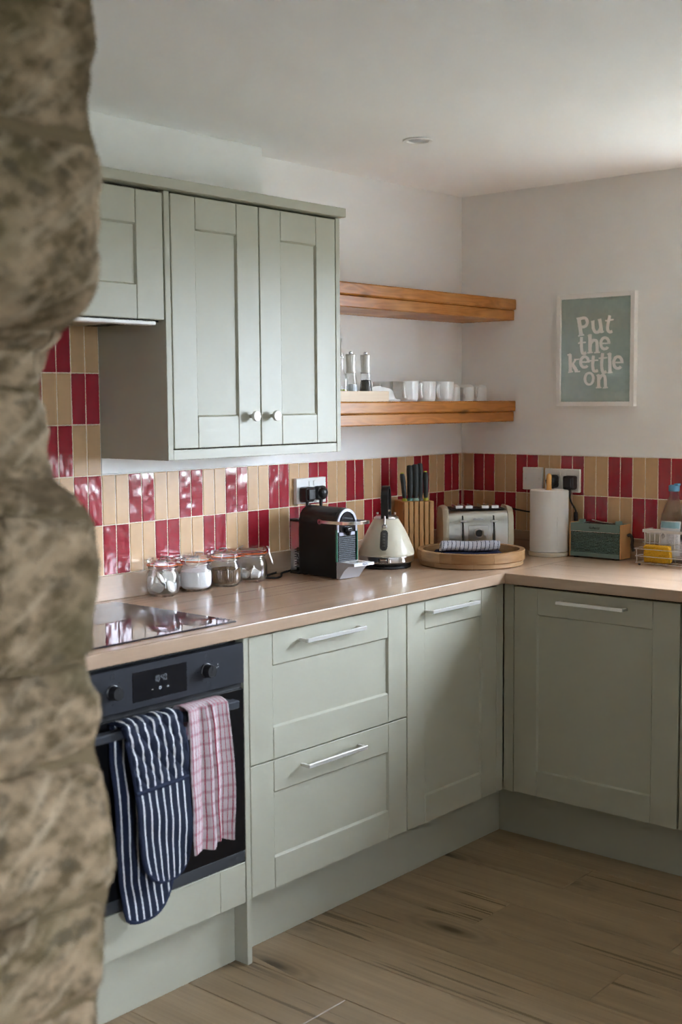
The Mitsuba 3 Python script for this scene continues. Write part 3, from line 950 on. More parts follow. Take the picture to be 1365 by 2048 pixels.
t = thing('wall_socket', 'white double wall socket on the right wall above the kitchen roll', 'socket')
part(t, 'plate', cb(-.0205, -.0086, -.5375, -.3905, 1.1365, 1.2215, .002), WHITE_PL, False)
for sy in (-.4525, -.4745):
    part(t, 'switch', cb(-.0235, -.0204, sy - .0055, sy + .0055, 1.194, 1.211, .0012), WHITE_PL, False)
plug('mains_plug', 'right', -.432, 1.176, -.0207, False, 'black plug behind the wooden peg of the kitchen roll holder')
plug('mains_plug', 'right', -.5075, 1.173, -.0207, True, 'black square plug at the right of the socket on the right wall')
solo('power_cord', tube(curve([(-.9455, -.040, 1.116), (-.947, -.036, 1.08), (-.951, -.0175, 1.03), (-.951, -.0175, .95), (-.953, -.0185, .922), (-1.01, -.0185, .9155), (-1.06, -.03, .9135), (-1.10, -.065, .9135), (-1.135, -.088, .9135), (-1.160, -.085, .9135), (-1.165, -.055, .9135), (-1.13, -.028, .9135), (-1.08, -.022, .9165)], 8), .0032, 8),
     BLACK_MATT, 'black cord from the left plug, looped on the worktop behind the coffee machine', 'cord', smooth=60)
solo('power_cord', tube(curve([(-.8765, -.040, 1.118), (-.877, -.034, 1.09), (-.878, -.0165, 1.04), (-.876, -.0165, .98), (-.83, -.022, .93), (-.79, -.06, .9135), (-.757, -.103, .9135)], 8), .0032, 8),
     BLACK_MATT, 'black cord from the right plug down to the kettle', 'cord', smooth=60)
solo('power_cord', tube(curve([(-.040, -.432, 1.126), (-.034, -.425, 1.105), (-.0185, -.40, 1.07), (-.0185, -.34, 1.056), (-.018, -.28, 1.060), (-.019, -.235, 1.064), (-.042, -.205, 1.055)], 8), .003, 8),
     BLACK_MATT, 'black cord running along the right wall from the plug to the toaster', 'cord', smooth=60)
t = thing('power_cord', 'black cord with a bulge hanging from the right-hand plug behind the kitchen roll', 'cord')
part(t, 'cable', tube(curve([(-.040, -.5075, 1.123), (-.034, -.512, 1.10), (-.0165, -.520, 1.07), (-.0165, -.522, 1.03), (-.0165, -.530, .98), (-.0165, -.545, .96)], 8), .003, 8), BLACK_MATT, 60)
part(t, 'ferrite', lathe([(0, -.018), (.005, -.018), (.0075, -.013), (.0075, .013), (.005, .018), (0, .018)], 16, (-.0168, -.521, 1.048)), BLACK, 40)
# ------------------------------------------------------------------ clip-top jars on the worktop
JAR_OUT = [(0, 0), (.035, 0), (.043, .003), (.0482, .012), (.0503, .028), (.0500, .052), (.0470, .066), (.0430, .074), (.0420, .078), (.0432, .081), (.0420, .084), (.0448, .0865), (.0448, .090)]
JAR_IN = [(.0395, .090), (.0390, .075), (.0430, .066), (.0468, .053), (.0471, .028), (.0450, .014), (.040, .008), (.032, .006), (0, .006)]


def fill_mesh(h, bump=0.0, seed=0, x=0, y=0):
    pr = [(0, .0072), (.031, .0072), (.0385, .0092), (.0440, .015), (.0460, .028), (.0458, min(h, .050))]
    if h > .052:
        pr += [(.0442, h)]
    pr += [(.034, h + .001), (.018, h + .002), (0, h + .0015)]
    m = lathe(pr, 40, (x, y, ZW))
    if bump:
        m = m.subdivide().subdivide()
        m = mesh(m.vertices + m.vertex_normals * ((meshkit.noise(m.vertices * 420, seed) - .85) * bump)[:, None], m.faces)
    return m


def jar(x, y, az, label):
    t = thing('glass_jar', label, 'jar', 'clip-top glass jars on the worktop')
    part(t, 'body', lathe(JAR_OUT + JAR_IN, 56, (x, y, ZW)), GLASS, 40)
    part(t, 'lid', lathe([(0, .0958), (.037, .0958), (.038, .0935), (.0455, .0935), (.0462, .0965), (.0455, .1015), (.0465, .1045), (.0445, .1085), (.0405, .110), (.037, .1085), (.034, .1015), (0, .1012)], 56, (x, y, ZW)), GLASS, 40)
    g = lathe([(.0386, .0905), (.0475, .0905), (.0482, .0918), (.0475, .0932), (.0386, .0932)], 48)
    tab = cb(.044, .058, -.009, .009, .0907, .0930, .0008)
    part(t, 'gasket', place(cat(g, tab), (x, y, ZW), az + 75), ORANGE, 30, 'orange rubber gasket')
    a = np.linspace(0, 2 * np.pi, 48, endpoint=False)
    wires = [tube(np.c_[.0440 * np.cos(a), .0440 * np.sin(a), 0 * a + .0825], .0011, 6, True)]
    for s in (-1, 1):
        c = .4 * s
        d = np.array([math.cos(c), math.sin(c), 0])
        wires.append(tube(curve([d * .0452 + (0, 0, .080), d * .0525 + (0, 0, .088), d * .0510 + (0, 0, .100), d * .0440 + (0, 0, .1055), d * .030 + (0, 0, .1125)], 6), .0011, 6))
    wires.append(tube(curve([(.045, .018, .080), (.050, 0, .079), (.045, -.018, .080)], 6), .0011, 6))
    # the latch on the other side: a bail and a drop lever
    wires.append(tube(curve([(-.0445, -.014, .0825), (-.055, -.0145, .094), (-.052, -.012, .108), (-.047, 0, .1105), (-.052, .012, .108), (-.055, .0145, .094), (-.0445, .014, .0825)], 6), .0011, 6))
    wires.append(tube(curve([(-.053, -.013, .097), (-.060, -.012, .075), (-.066, -.011, .058), (-.067, 0, .055), (-.066, .011, .058), (-.060, .012, .075), (-.053, .013, .097)], 6), .0012, 6))
    part(t, 'wire_clip', place(cat(wires), (x, y, ZW), az), CHROME, 60, 'sprung wire clip')
    return t


ORANGE = mat('orange_rubber', (.62, .12, .03), .5, .4)
JY0 = -.0655
jars = [(-1.602, 222, 'clip-top glass jar of tea bags, nearest the hob'), (-1.473, 215, 'clip-top glass jar filled with white sugar'),
        (-1.348, 235, 'clip-top glass jar half full of brown coffee granules'), (-1.2345, 130, 'clip-top glass jar of white coffee pods, nearest the coffee machine')]
for x, az, lb in jars:
    jar(x, JY0, az, lb)
TEA = mat('tea_bag_paper', srgb(214, 212, 206), .85, .2, bump=lambda p, n, uv: fbm(p.x * 300, p.y * 300, p.z * 300, 3), scale=.0012)
BAGS = [(.010, -.020, .026, 68, 12, 18, 'large crumpled tea bag at the front of the jar nearest the hob'), (-.020, -.010, .054, 50, -25, 60, 'tea bag at the upper left inside the jar nearest the hob'),
        (.022, .000, .052, 80, 15, -40, 'tea bag at the upper right inside the jar nearest the hob'), (-.006, .020, .036, 75, 40, 10, 'tea bag at the back of the jar nearest the hob'),
        (-.020, .004, .024, 30, 40, 80, 'tea bag low on the left inside the jar nearest the hob')]
for k, (dx, dy, dz, rx, ry, rz, lb) in enumerate(BAGS):
    m = trimesh.creation.icosphere(subdivisions=4)
    v = m.vertices
    v = np.sign(v) * np.abs(v) ** .62
    v = v * (.0205, .0185, .0050)
    v[:, 2] *= np.clip(1.25 - 1.1 * (v[:, 0] / .0205) ** 4, .12, 1) * np.clip(1.25 - 1.1 * (v[:, 1] / .0185) ** 4, .12, 1)
    v[:, 2] += .006 * (meshkit.fbm(v * 90 + k * 5, 3, k) - .5)
    m = mesh(v, m.faces)
    for ang, ax in ((rx, (1, 0, 0)), (ry, (0, 1, 0)), (rz, (0, 0, 1))):
        m.apply_transform(trimesh.transformations.rotation_matrix(math.radians(ang), ax))
    m.apply_translation((-1.602 + dx, JY0 + dy, ZW + dz + .001))
    solo('tea_bag', m, TEA, lb, 'tea bag', 'tea bags in the jar nearest the hob', True)
k = solo('sugar', fill_mesh(.060, .001, 1, -1.473, JY0), mat('sugar', srgb(226, 226, 226), .8, .3), 'white sugar filling the second jar from the hob', 'sugar', smooth=True)
labels[k]['kind'] = 'stuff'
k = solo('coffee_granules', fill_mesh(.054, .004, 2, -1.348, JY0), mat('coffee', proc(lambda p, n, uv: mix((.055, .028, .012), (.20, .115, .055), noise(p.x * 600, p.y * 600, p.z * 600))), .7, .4), 'brown coffee granules in the third jar from the hob', 'coffee', smooth=True)
labels[k]['kind'] = 'stuff'
pod = lathe([(0, 0), (.0105, 0), (.0125, .003), (.0155, .021), (.0185, .0215), (.0185, .0228), (0, .0235)], 32)
for k, (dx, dy, dz, ax, ang, az, lb) in enumerate([(-.004, -.022, .022, 0, 78, 200, 'white coffee pod at the front of the jar nearest the coffee machine'), (.016, .012, .019, 0, 70, 60, 'white coffee pod at the right in the jar nearest the coffee machine'), (-.020, .012, .020, 0, -80, 10, 'white coffee pod at the left in the jar nearest the coffee machine')]):
    m = pod.copy(); m.apply_translation((0, 0, -.012))
    m = place(m, (-1.2345 + dx, JY0 + dy, ZW + dz + .004), az, (ang, (1, 0, 0)))
    solo('coffee_pod', m, WHITE_PL, lb, 'coffee pod', 'coffee pods in the jar nearest the coffee machine', 40)

# ------------------------------------------------------------------ coffee machine
t = thing('coffee_machine', 'black pod coffee machine with arched top, chrome lever and silver drip tray', 'coffee machine')
CM = (-.9905, -.168, ZW); CA = -6


def cm(m):
    return place(m, CM, CA)


def arch(hw, z0, zs, top, n=20):
    a = np.linspace(0, np.pi, n)
    return Polygon([(hw, z0)] + [(hw * math.cos(q), zs + (top - zs) * math.sin(q)) for q in a] + [(-hw, z0)])


HW = .0445
part(t, 'body', cm(ext(arch(HW, .004, .172, .2245), 'y', -.090, .088)), mat('satin_black', (.0075, .0085, .008), .42, .35), 40)
part(t, 'body_cover', cm(ext(arch(HW + .0012, .158, .172, .2257), 'y', -.078, .086)), 'm_satin_black', 40)
part(t, 'feet', cm(cat([cb(x - .006, x + .006, y - .006, y + .006, 0, .0045, .001) for x in (-.034, .034) for y in (-.07, .07)])), BLACK, False)
LIL = mat('lilac_grey', (.36, .36, .43), .3, .5, metal=.3)
rim = arch(HW - .001, .150, .172, .2235).difference(arch(HW - .0085, .140, .172, .2145))
part(t, 'front_arch', cm(ext(rim, 'y', -.0955, -.0895)), LIL, 40)
drop = Polygon(curve([(-.031, .178), (-.020, .200), (0, .2120), (.020, .200), (.031, .178), (.030, .158), (.018, .148), (0, .146), (-.018, .148), (-.030, .158), (-.031, .178)], 6))
part(t, 'spout_recess', cm(ext(drop, 'y', -.0935, -.0898)), BLACK_GLOSS, 40)
part(t, 'spout', cm(cat(rb(-.012, .012, -.108, -.092, .150, .166, .005), lathe([(0, .138), (.006, .138), (.009, .150), (0, .152)], 20, (0, -.101, 0)))), BLACK_GLOSS, 40)
part(t, 'chin', cm(cb(-.036, .036, -.0945, -.0895, .137, .1495, .002)), LIL, False)
part(t, 'grille_back', cm(plain(-.037, .037, -.0915, -.0898, .053, .137)), BLACK_MATT, False)
for i in range(13):
    z = .0585 + i * .00605
    part(t, 'slat', cm(cb(-.0365, .0365, -.0945, -.0916, z - .0013, z + .0013, .0005)), mat('grille_slat', (.10, .11, .125), .4, .5, metal=.3) if i == 0 else 'm_grille_slat', False)
TEAL = mat('teal_strip', (.045, .21, .145), .4, .4)
for s in (-1, 1):
    part(t, 'side_strip', cm(cb(s * HW - .0018, s * HW + .0018, -.0955, -.0885, .055, .158, .0006)), TEAL, False, 'green edge strip')
prof = Polygon([(-.090, .002), (-.103, .002), (-.109, .010), (-.126, .030), (-.145, .046), (-.172, .0475), (-.172, .0565), (-.090, .0555)])
part(t, 'drip_tray', cm(ext(prof, 'x', -.0435, .0435)), ALU, 20, 'silver drip tray')
part(t, 'tray_grid', cm(cat([cb(-.034, .034, y - .0018, y + .0018, .0567, .0575, .0003) for y in np.linspace(-.160, -.105, 8)])), STEEL, False)
tx = meshkit.text_mesh('KRUPS', .0052, .0004, True)
v = tx.vertices - (tx.bounds[0] + tx.bounds[1]) / 2
part(t, 'lettering', cm(mesh(np.c_[v[:, 0] + .004, -.1722 - v[:, 2], v[:, 1] + .0519], tx.faces)), mat('ink_grey', (.10, .10, .11), .6, .3), False)
lv = curve([(-.0465, -.022, .180), (-.0475, -.075, .1805), (-.0475, -.125, .1815), (-.036, -.158, .183), (0, -.170, .1835), (.036, -.158, .183), (.0475, -.125, .1815), (.0475, -.075, .1805), (.0465, -.022, .180)], 8)
tg = np.gradient(lv, axis=0); tg /= np.linalg.norm(tg, axis=1, keepdims=True)
nr = np.c_[tg[:, 1], -tg[:, 0], 0 * tg[:, 0]]
pr = []
for q, nn in zip(lv, nr):
    pr.append([q + nn * dx + np.array([0, 0, dz]) for dx, dz in ((-.0017, -.005), (.0017, -.005), (.0017, .005), (-.0017, .005))])
V = np.array(pr).reshape(-1, 3); F = []
for i in range(len(lv) - 1):
    for q in range(4):
        a, b = i * 4 + q, i * 4 + (q + 1) % 4
        F += [(a, b, b + 4), (a, b + 4, a + 4)]
F += [(0, 2, 1), (0, 3, 2), (len(V) - 4, len(V) - 3, len(V) - 2), (len(V) - 4, len(V) - 2, len(V) - 1)]
eyes = []
for s in (-1, 1):
    e = lathe([(.0035, -.002), (.0085, -.002), (.0085, .002), (.0035, .002), (.0035, -.002)], 28)
    e.apply_transform(trimesh.transformations.rotation_matrix(math.pi / 2, (0, 1, 0))); e.apply_translation((s * .0475, -.016, .180))
    eyes.append(e)
part(t, 'lever', cm(cat(fixn(mesh(V, F)), eyes)), CHROME, 40, 'chrome lever')
part(t, 'lever_tip', cm(cat(cb(-.012, .012, -.1705, -.158, .1865, .190, .001))), CHROME, False)
sq = sbox(-.040, .094, .034, .128)
bx = sq.buffer(.006).difference(sq.buffer(.0045))
part(t, 'water_tank', cm(ext(bx, 'z', .008, .172)), GLASS, 40, 'clear water tank')
part(t, 'tank_lid', cm(cb(-.046, .040, .089, .134, .1725, .181, .002)), BLACK, False)
part(t, 'tank_base', cm(cb(-.046, .040, .089, .134, .0, .0078, .001)), BLACK, False)
part(t, 'tank_valve', cm(cat(rb(-.030, -.012, .104, .120, .009, .085, .004), *[cb(-.034, .028, .100, .124, z, z + .0025, .0006) for z in np.linspace(.02, .078, 8)])), BLACK, False)

# ------------------------------------------------------------------ kettle
t = thing('kettle', 'cream pyramid kettle with black handle and chrome base band', 'kettle')
KX, KY = -.705, -.185
at = (KX, KY, ZW)
part(t, 'power_base', lathe([(0, 0), (.080, 0), (.084, .003), (.084, .009), (.080, .012), (0, .012)], 56, at), BLACK, 35)
part(t, 'foot', lathe([(0, .0125), (.083, .0125), (.0885, .018), (.0905, .0205), (0, .0205)], 56, at), BLACK, 35)
part(t, 'band', lathe([(0, .0205), (.0915, .0205), (.0945, .024), (.0950, .040), (.0935, .0430), (0, .0430)], 64, at), CHROME, 35, 'chrome band')
cone = [(0, .0432), (.0940, .0432), (.0955, .046), (.0945, .056)]
for z, r in ((.075, .0880), (.095, .0795), (.115, .0700), (.135, .0598), (.150, .0515), (.160, .0455)):
    cone.append((r, z))
cone += [(.0430, .1635), (.0418, .166), (0, .166)]
part(t, 'body', lathe(cone, 64, at), CREAM, 50, 'cream enamelled body')
part(t, 'collar', lathe([(.030, .1655), (.0422, .1655), (.0432, .1675), (.042, .1705), (.038, .1715), (.030, .1715), (.030, .1655)], 56, at), CHROME, 40)
part(t, 'lid', lathe([(0, .1657), (.0365, .1657), (.0365, .1735), (.034, .1755), (0, .1765)], 48, at), CHROME, 35)
kaz = 213.0            # the way the water gauge and the front of the handle face


def kp(m):
    return place(m, at, kaz)


def strap(path, w0, th):
    p = curve(path, 8)
    tg = np.gradient(p, axis=0); tg /= np.linalg.norm(tg, axis=1, keepdims=True)
    nn = np.c_[-tg[:, 2], 0 * tg[:, 0], tg[:, 0]]
    ring = [(-w0 / 2, -th / 2 + .001), (-w0 / 2 + .0015, -th / 2), (w0 / 2 - .0015, -th / 2), (w0 / 2, -th / 2 + .001), (w0 / 2, th / 2 - .001), (w0 / 2 - .0015, th / 2), (-w0 / 2 + .0015, th / 2), (-w0 / 2, th / 2 - .001)]
    V = np.array([[q + np.array([0, a, 0]) + n_ * b for a, b in ring] for q, n_ in zip(p, nn)]).reshape(-1, 3)
    F, k = [], len(ring)
    for i in range(len(p) - 1):
        for q in range(k):
            a, b = i * k + q, i * k + (q + 1) % k
            F += [(a, b, b + k), (a, b + k, a + k)]
    for q in range(1, k - 1):
        F += [(0, q + 1, q), (len(V) - k, len(V) - k + q, len(V) - k + q + 1)]
    return fixn(mesh(V, F))


part(t, 'handle', kp(strap([(.049, 0, .170), (.053, 0, .200), (.052, 0, .235), (.042, 0, .262), (.018, 0, .272), (-.015, 0, .268), (-.042, 0, .245), (-.050, 0, .215), (-.049, 0, .172)], .0245, .011)), BLACK, 45, 'black hoop handle')
part(t, 'handle_pivot', kp(cat(tube([(.0500, 0, .198), (.0540, 0, .172), (.0585, 0, .151)], .0036, 10), rb(.050, .066, -.0085, .0085, .138, .150, .004), tube([(-.0495, 0, .198), (-.054, 0, .172), (-.0575, 0, .151)], .0036, 10), rb(-.066, -.050, -.0085, .0085, .138, .150, .004))), CHROME, 50)
part(t, 'lid_knob', kp(cat(lathe([(0, .1768), (.007, .1768), (.006, .186), (.013, .190), (.0135, .197), (.008, .201), (0, .202)], 28))), BLACK, 40)
part(t, 'lid_knob_ring', kp(cat(lathe([(.0128, .1895), (.0146, .191), (.0146, .1955), (.0128, .197), (.0128, .1895)], 28), tube([(0, -.030, .1795), (0, -.030, .187)], .004, 10), tube([(0, .030, .1795), (0, .030, .187)], .004, 10))), CHROME, 40)
zc_, rr = .097, .0785


def on_cone(y, z, lift):
    r = np.interp(z, [.0432, .056, .075, .095, .115, .135, .150, .160], [.0955, .0945, .0880, .0795, .0700, .0598, .0515, .0455]) + lift
    a = y / r
    return (r * math.cos(a), r * math.sin(a), z)


def cone_patch(poly_pts, lift, th=.003):
    P = Polygon(poly_pts).buffer(0)
    m = trimesh.creation.extrude_polygon(P, th, engine='earcut').subdivide_to_size(.006)
    V = np.array([on_cone(p[0], p[1], lift + p[2]) for p in m.vertices])
    return fixn(mesh(V, m.faces))


cap = LineString([(0, .078), (0, .119)])
part(t, 'water_gauge', kp(cone_patch(list(cap.buffer(.0125).exterior.coords), -.001, .0025)), mat('smoked_gauge', (.055, .055, .055), .18, .5), 40, 'smoked oval water gauge')
part(t, 'gauge_marks', kp(cat(*[cone_patch(list(sbox(-.004, z, .004, z + .0022).exterior.coords), .0016, .0004) for z in (.080, .090, .100, .110, .118)])), mat('gauge_ink', (.16, .16, .155), .6, .3), False)
part(t, 'switch_plate', kp(cb(.0925, .0975, -.0175, .0155, .0240, .0405, .001)), BLACK_GLOSS, False)
part(t, 'switch', kp(cat(cb(.097, .0988, -.0135, .0115, .0278, .0298, .0005), cb(.097, .1000, -.0115, .0095, .0325, .0365, .0008))), CHROME, False)
part(t, 'spout', kp(hull([(-.050, -.015, .155), (-.050, .015, .155), (-.060, -.010, .158), (-.060, .010, .158), (-.064, 0, .166), (-.042, -.012, .166), (-.042, .012, .166), (-.046, 0, .150)])), CREAM, 40)

# ------------------------------------------------------------------ knife block
t = thing('knife_block', 'upright oak knife block with grooved front, between the kettle and the toaster', 'knife block')
KB, KBA = (-.4325, -.0965, ZW), 235 - 270
HH = .206


def kb(m):
    return place(m, KB, KBA)


edges = np.linspace(-.0575, .0575, 7)
part(t, 'base', kb(cb(-.0575, .0575, -.050, .059, 0, HH - .0005, .002)), BLOCK, False)
for a, b in zip(edges[:-1], edges[1:]):
    part(t, 'slat', kb(cb(a + .0016, b - .0016, -.059, -.0495, .0, HH, .0018)), BLOCK, False)
part(t, 'groove_back', kb(plain(-.0565, .0565, -.0512, -.0501, .002, HH - .002)), BLACK_MATT, False)
HANDLE = mat('charcoal_grip', (.028, .034, .034), .55, .4)
ACC = [mat('lime_collar', (.42, .42, .04), .5, .4), mat('teal_collar', (.13, .27, .25), .5, .4), mat('mint_collar', (.30, .42, .36), .5, .4), mat('grey_collar', (.08, .085, .085), .5, .4), 'm_lime_collar']
KL = [('narrow charcoal knife handle with a lime collar, leftmost in the knife block', .094, .010, 1), ('wide charcoal knife handle with a teal collar, second from the left in the block', .124, .0135, 0),
      ('charcoal knife handle with a pale mint collar, in the middle of the block', .127, .0135, 0), ('charcoal knife handle with a grey collar, second from the right in the block', .130, .0115, 0),
      ('short charcoal knife handle with a lime collar, rightmost in the knife block', .098, .0105, 1)]
for i, (lb, h, w, cap_) in enumerate(KL):
    k = thing('knife', lb, 'knife', 'knives in the knife block')
    x = edges[i + 1] - .006 + (.002 if i else -.001)
    yk = -.030 + .004 * (i % 2)
    lean = -.006 if i == 0 else .002
    tilt = [(x + lean * s, yk + .010 * s * s, HH + .010 + (h - .010) * s) for s in np.linspace(0, 1, 7)]
    rad = [w * .62, w * .78, w * .84, w * .82, w * .86, w * .92, w * .80]
    pts = []
    m = tube(tilt, rad, 14)
    part(k, 'grip', kb(cat(m, lathe([(0, -.001), (rad[-1], -.001), (rad[-1] * .8, .003), (0, .004)], 14, tilt[-1]))), HANDLE, 50)
    part(k, 'collar', kb(lathe([(0, .0005), (w * .95, .0005), (w * .9, .006), (w * .6, .0105), (0, .0108)], 20, (x, yk, HH))), ACC[i], 40)
    if cap_:
        part(k, 'end_cap', kb(lathe([(0, .0042), (rad[-1] * .82, .0042), (rad[-1] * .7, .0075), (0, .0085)], 14, tilt[-1])), ACC[i], 40, 'lime end cap')

# ------------------------------------------------------------------ toaster
t = thing('toaster', 'cream and chrome four-slice toaster in the worktop corner', 'toaster')
TO, TA = (-.268 + .053, -.265 + .053, ZW), 225 - 270
HT, DT = .178, .075
prof = Polygon([(-DT, .012), (-DT - .003, .03), (-DT - .002, .110), (-DT + .004, .142), (-DT + .016, .160), (-DT + .034, .168), (DT - .034, .168), (DT - .016, .160), (DT - .004, .142), (DT + .002, .110), (DT + .003, .03), (DT, .012)])
end = Polygon([(-DT - .004, .018), (-DT - .007, .04), (-DT - .006, .112), (-DT, .146), (-DT + .014, .168), (-DT + .036, HT), (DT - .036, HT), (DT - .014, .168), (DT, .146), (DT + .006, .112), (DT + .007, .04), (DT + .004, .018)])


def to(m):
    return place(m, TO, TA)


part(t, 'shell', to(ext(prof, 'x', -.1085, .1085)), STEEL, 35, 'brushed chrome shell')
for s in (-1, 1):
    a, b = sorted((s * .1088, s * .130))
    m1 = ext(end, 'x', a, a + (b - a) * .5 if s > 0 else b) if s > 0 else ext(end, 'x', a + (b - a) * .5, b)
    sm = affinity.scale(end, .93, .95, origin=(0, .09))
    m2 = ext(sm, 'x', b - (b - a) * .5, b) if s > 0 else ext(sm, 'x', a, a + (b - a) * .5)
    part(t, 'end_cap', to(hull(np.vstack([m1.vertices, m2.vertices]))), CREAM, 35, 'cream end cap')
part(t, 'foot', to(cat(cb(-.122, -.085, -.066, .066, 0, .0185, .003), cb(.085, .122, -.066, .066, 0, .0185, .003), cb(-.108, .108, -.064, .064, .008, .0125, .001))), STEEL, False)
part(t, 'top_recess', to(cb(-.100, .100, -.052, .052, .1675, .1705, .001)), BLACK, False)
for x in (-.066, -.030, .030, .066):
    part(t, 'slot', to(cat(cb(x - .0135, x - .0085, -.048, .048, .1705, .181, .001), cb(x + .0085, x + .0135, -.048, .048, .1705, .181, .001), cb(x - .0135, x + .0135, -.050, -.0475, .1705, .1815, .0008))), CHROME, False)
for x in (-.058, .056):
    part(t, 'lever_slot', to(cat(plain(x - .0023, x + .0023, -DT - .0042, -DT + .004, .030, .128), hull([(x - .0023, -DT - .0018, .127), (x + .0023, -DT - .0018, .127), (x - .0023, -DT + .0035, .147), (x + .0023, -DT + .0035, .147), (x - .0023, -DT + .006, .127), (x + .0023, -DT + .006, .127), (x - .0023, -DT + .008, .145), (x + .0023, -DT + .008, .145)]))), BLACK_MATT, False)
    part(t, 'lever', to(cat(rb(x - .012, x + .012, -DT - .020, -DT - .0045, .125, .1305, .002), cb(x - .0014, x + .0014, -DT - .006, -DT + .002, .122, .131, .0004))), CHROME, 40)
    part(t, 'slot_surround', to(cat(cb(x - .0062, x - .0030, -DT - .0050, -DT + .003, .028, .122, .0008), cb(x + .0030, x + .0062, -DT - .0050, -DT + .003, .028, .122, .0008))), CHROME, False)
part(t, 'dial_plate', to(cb(-.038, .036, -DT - .0052, -DT, .030, .112, .0015)), STEEL, False)


def yl(prof, x, y, z, n=36):
    m = lathe(prof, n)
    m.apply_transform(trimesh.transformations.rotation_matrix(math.pi / 2, (1, 0, 0)))
    m.apply_translation((x, y, z))
    return m


part(t, 'dial_ring', to(yl([(.0125, 0), (.0178, 0), (.0172, .008), (.0145, .010), (.0125, .008), (.0125, 0)], 0, -DT - .0053, .083)), CHROME, 40)
part(t, 'dial', to(yl([(0, 0), (.0122, 0), (.0122, .0075), (.0105, .009), (0, .009)], 0, -DT - .0053, .083)), BLACK, 40)
part(t, 'button', to(cat(*[yl([(0, 0), (.0035, 0), (.0032, .0025), (0, .003)], x, -DT - .0053, .043, 18) for x in (-.014, 0, .014)])), BLACK, 40)
bd = LineString([(-.017, .1345), (.017, .1345)]).buffer(.0036)
bg = ext(bd.difference(bd.buffer(-.0009)), 'y', -DT - .0035, -DT + .006)
part(t, 'badge', to(cat(bg, plain(-.0165, .0165, -DT - .0025, -DT + .004, .1338, .1352))), CHROME, False)

# ------------------------------------------------------------------ round board with cloths
TX, TY = -.461, -.366
t = thing('serving_tray', 'round wooden tray with a raised rim, in front of the toaster', 'tray')
RT = .186
part(t, 'base', lathe([(0, .0), (RT - .012, 0), (RT - .006, .0035), (RT - .006, .0175), (0, .0175)], 72, (TX, TY, ZW)), TRAYW, 35)
rimp = [(RT - .019, .0178), (RT - .003, .0178), (RT, .021), (RT, .0515), (RT - .002, .0535), (RT - .017, .0535), (RT - .019, .0515), (RT - .019, .0178)]
nseg = 8
for i in range(nseg):
    a0 = 2 * math.pi * i / nseg + .25 + .0012; a1 = 2 * math.pi * (i + 1) / nseg + .25 - .0012
    a = np.linspace(a0, a1, 12)
    p = np.array(rimp[:-1])
    V = np.array([[(TX + r * math.cos(q), TY + r * math.sin(q), ZW + z) for r, z in p] for q in a]).reshape(-1, 3)
    F, k = [], len(p)
    for u in range(len(a) - 1):
        for q in range(k):
            A, B = u * k + q, u * k + (q + 1) % k
            F += [(A, B, B + k), (A, B + k, A + k)]
    for q in range(1, k - 1):
        F += [(0, q + 1, q), (len(V) - k, len(V) - k + q, len(V) - k + q + 1)]
    part(t, 'rim_block', fixn(mesh(V, F)), TRAYW, 35)
CAZ = -47.0               # the cloths lie across the view


def cloth_at(m, dx=0, dy=0):
    c = (TX + .034 + dx, TY + .036 + dy, ZW + .0178)
    return place(m, c, CAZ)


m = rb(-.112, .115, -.062, .060, .0, .019, .009, 2).subdivide_to_size(.008)
m = mesh(m.vertices + m.vertex_normals * ((meshkit.fbm(m.vertices * 60, 3, 4) - .5) * .006)[:, None] + (0, 0, .0015), m.faces)
solo('folded_cloth', cloth_at(m, -.002, 0), mat('navy_cloth', (.020, .024, .055), .95, .15, sheen=.4), 'folded navy cloth lying in the round wooden tray', 'cloth', smooth=True)


def dish_tint(p, n, uv):
    a = uv.x * 14.0
    d = dr.abs(a - dr.floor(a) - .5)
    rib = .5 + .5 * noise(uv.x * 110, uv.y * 60)
    c = mix((.40, .43, .52), (.58, .60, .67), rib)
    return mix(c, (.022, .028, .075), smoothstep(.085, .05, d))


nu, nv = 90, 120
G = np.zeros((nu, nv, 3)); UV = np.zeros((nu, nv, 2))
for i in range(nu):
    u = i / (nu - 1)
    for j in range(nv):
        q = j / (nv - 1)
        turns = 1.75
        a = q * turns * 2 * math.pi
        r = .019 - .0072 * q
        sc = 1 + .05 * math.sin(u * 44) * (1 - q)
        yy, zz = r * 1.45 * math.cos(a) * sc, r * .90 * math.sin(a) * sc
        x = -.100 + .203 * u + .003 * math.sin(a)
        G[i, j] = (x, yy - .022 + .004 * math.sin(u * 5) - .006 * u, zz + .0395 + .0015 * math.sin(u * 9)); UV[i, j] = (u, q * 2)
m, U = shell(G, UV, .0036)
solo('rolled_cloth', cloth_at(m), mat('striped_dishcloth', proc(dish_tint), .95, .15, sheen=.3, bump=lambda p, n, uv: noise(uv.x * 130, uv.y * 70), scale=.0014), 'rolled pale blue cloth with navy stripes, on top of the navy cloth', 'cloth', smooth=True, uv=U)
G2 = G.copy()
G2[:, :, 1] = (G[:, :, 1] + .022) * .8 + .032; G2[:, :, 2] = (G[:, :, 2] - .0395) * .85 + .0365
G2[:, :, 0] = -.085 + (G[:, :, 0] + .100) * .80
m, U = shell(G2, UV, .0034)
solo('rolled_cloth', cloth_at(m), 'm_striped_dishcloth', 'second pale blue striped roll of cloth lying behind the front roll in the tray', 'cloth', smooth=True, uv=U)

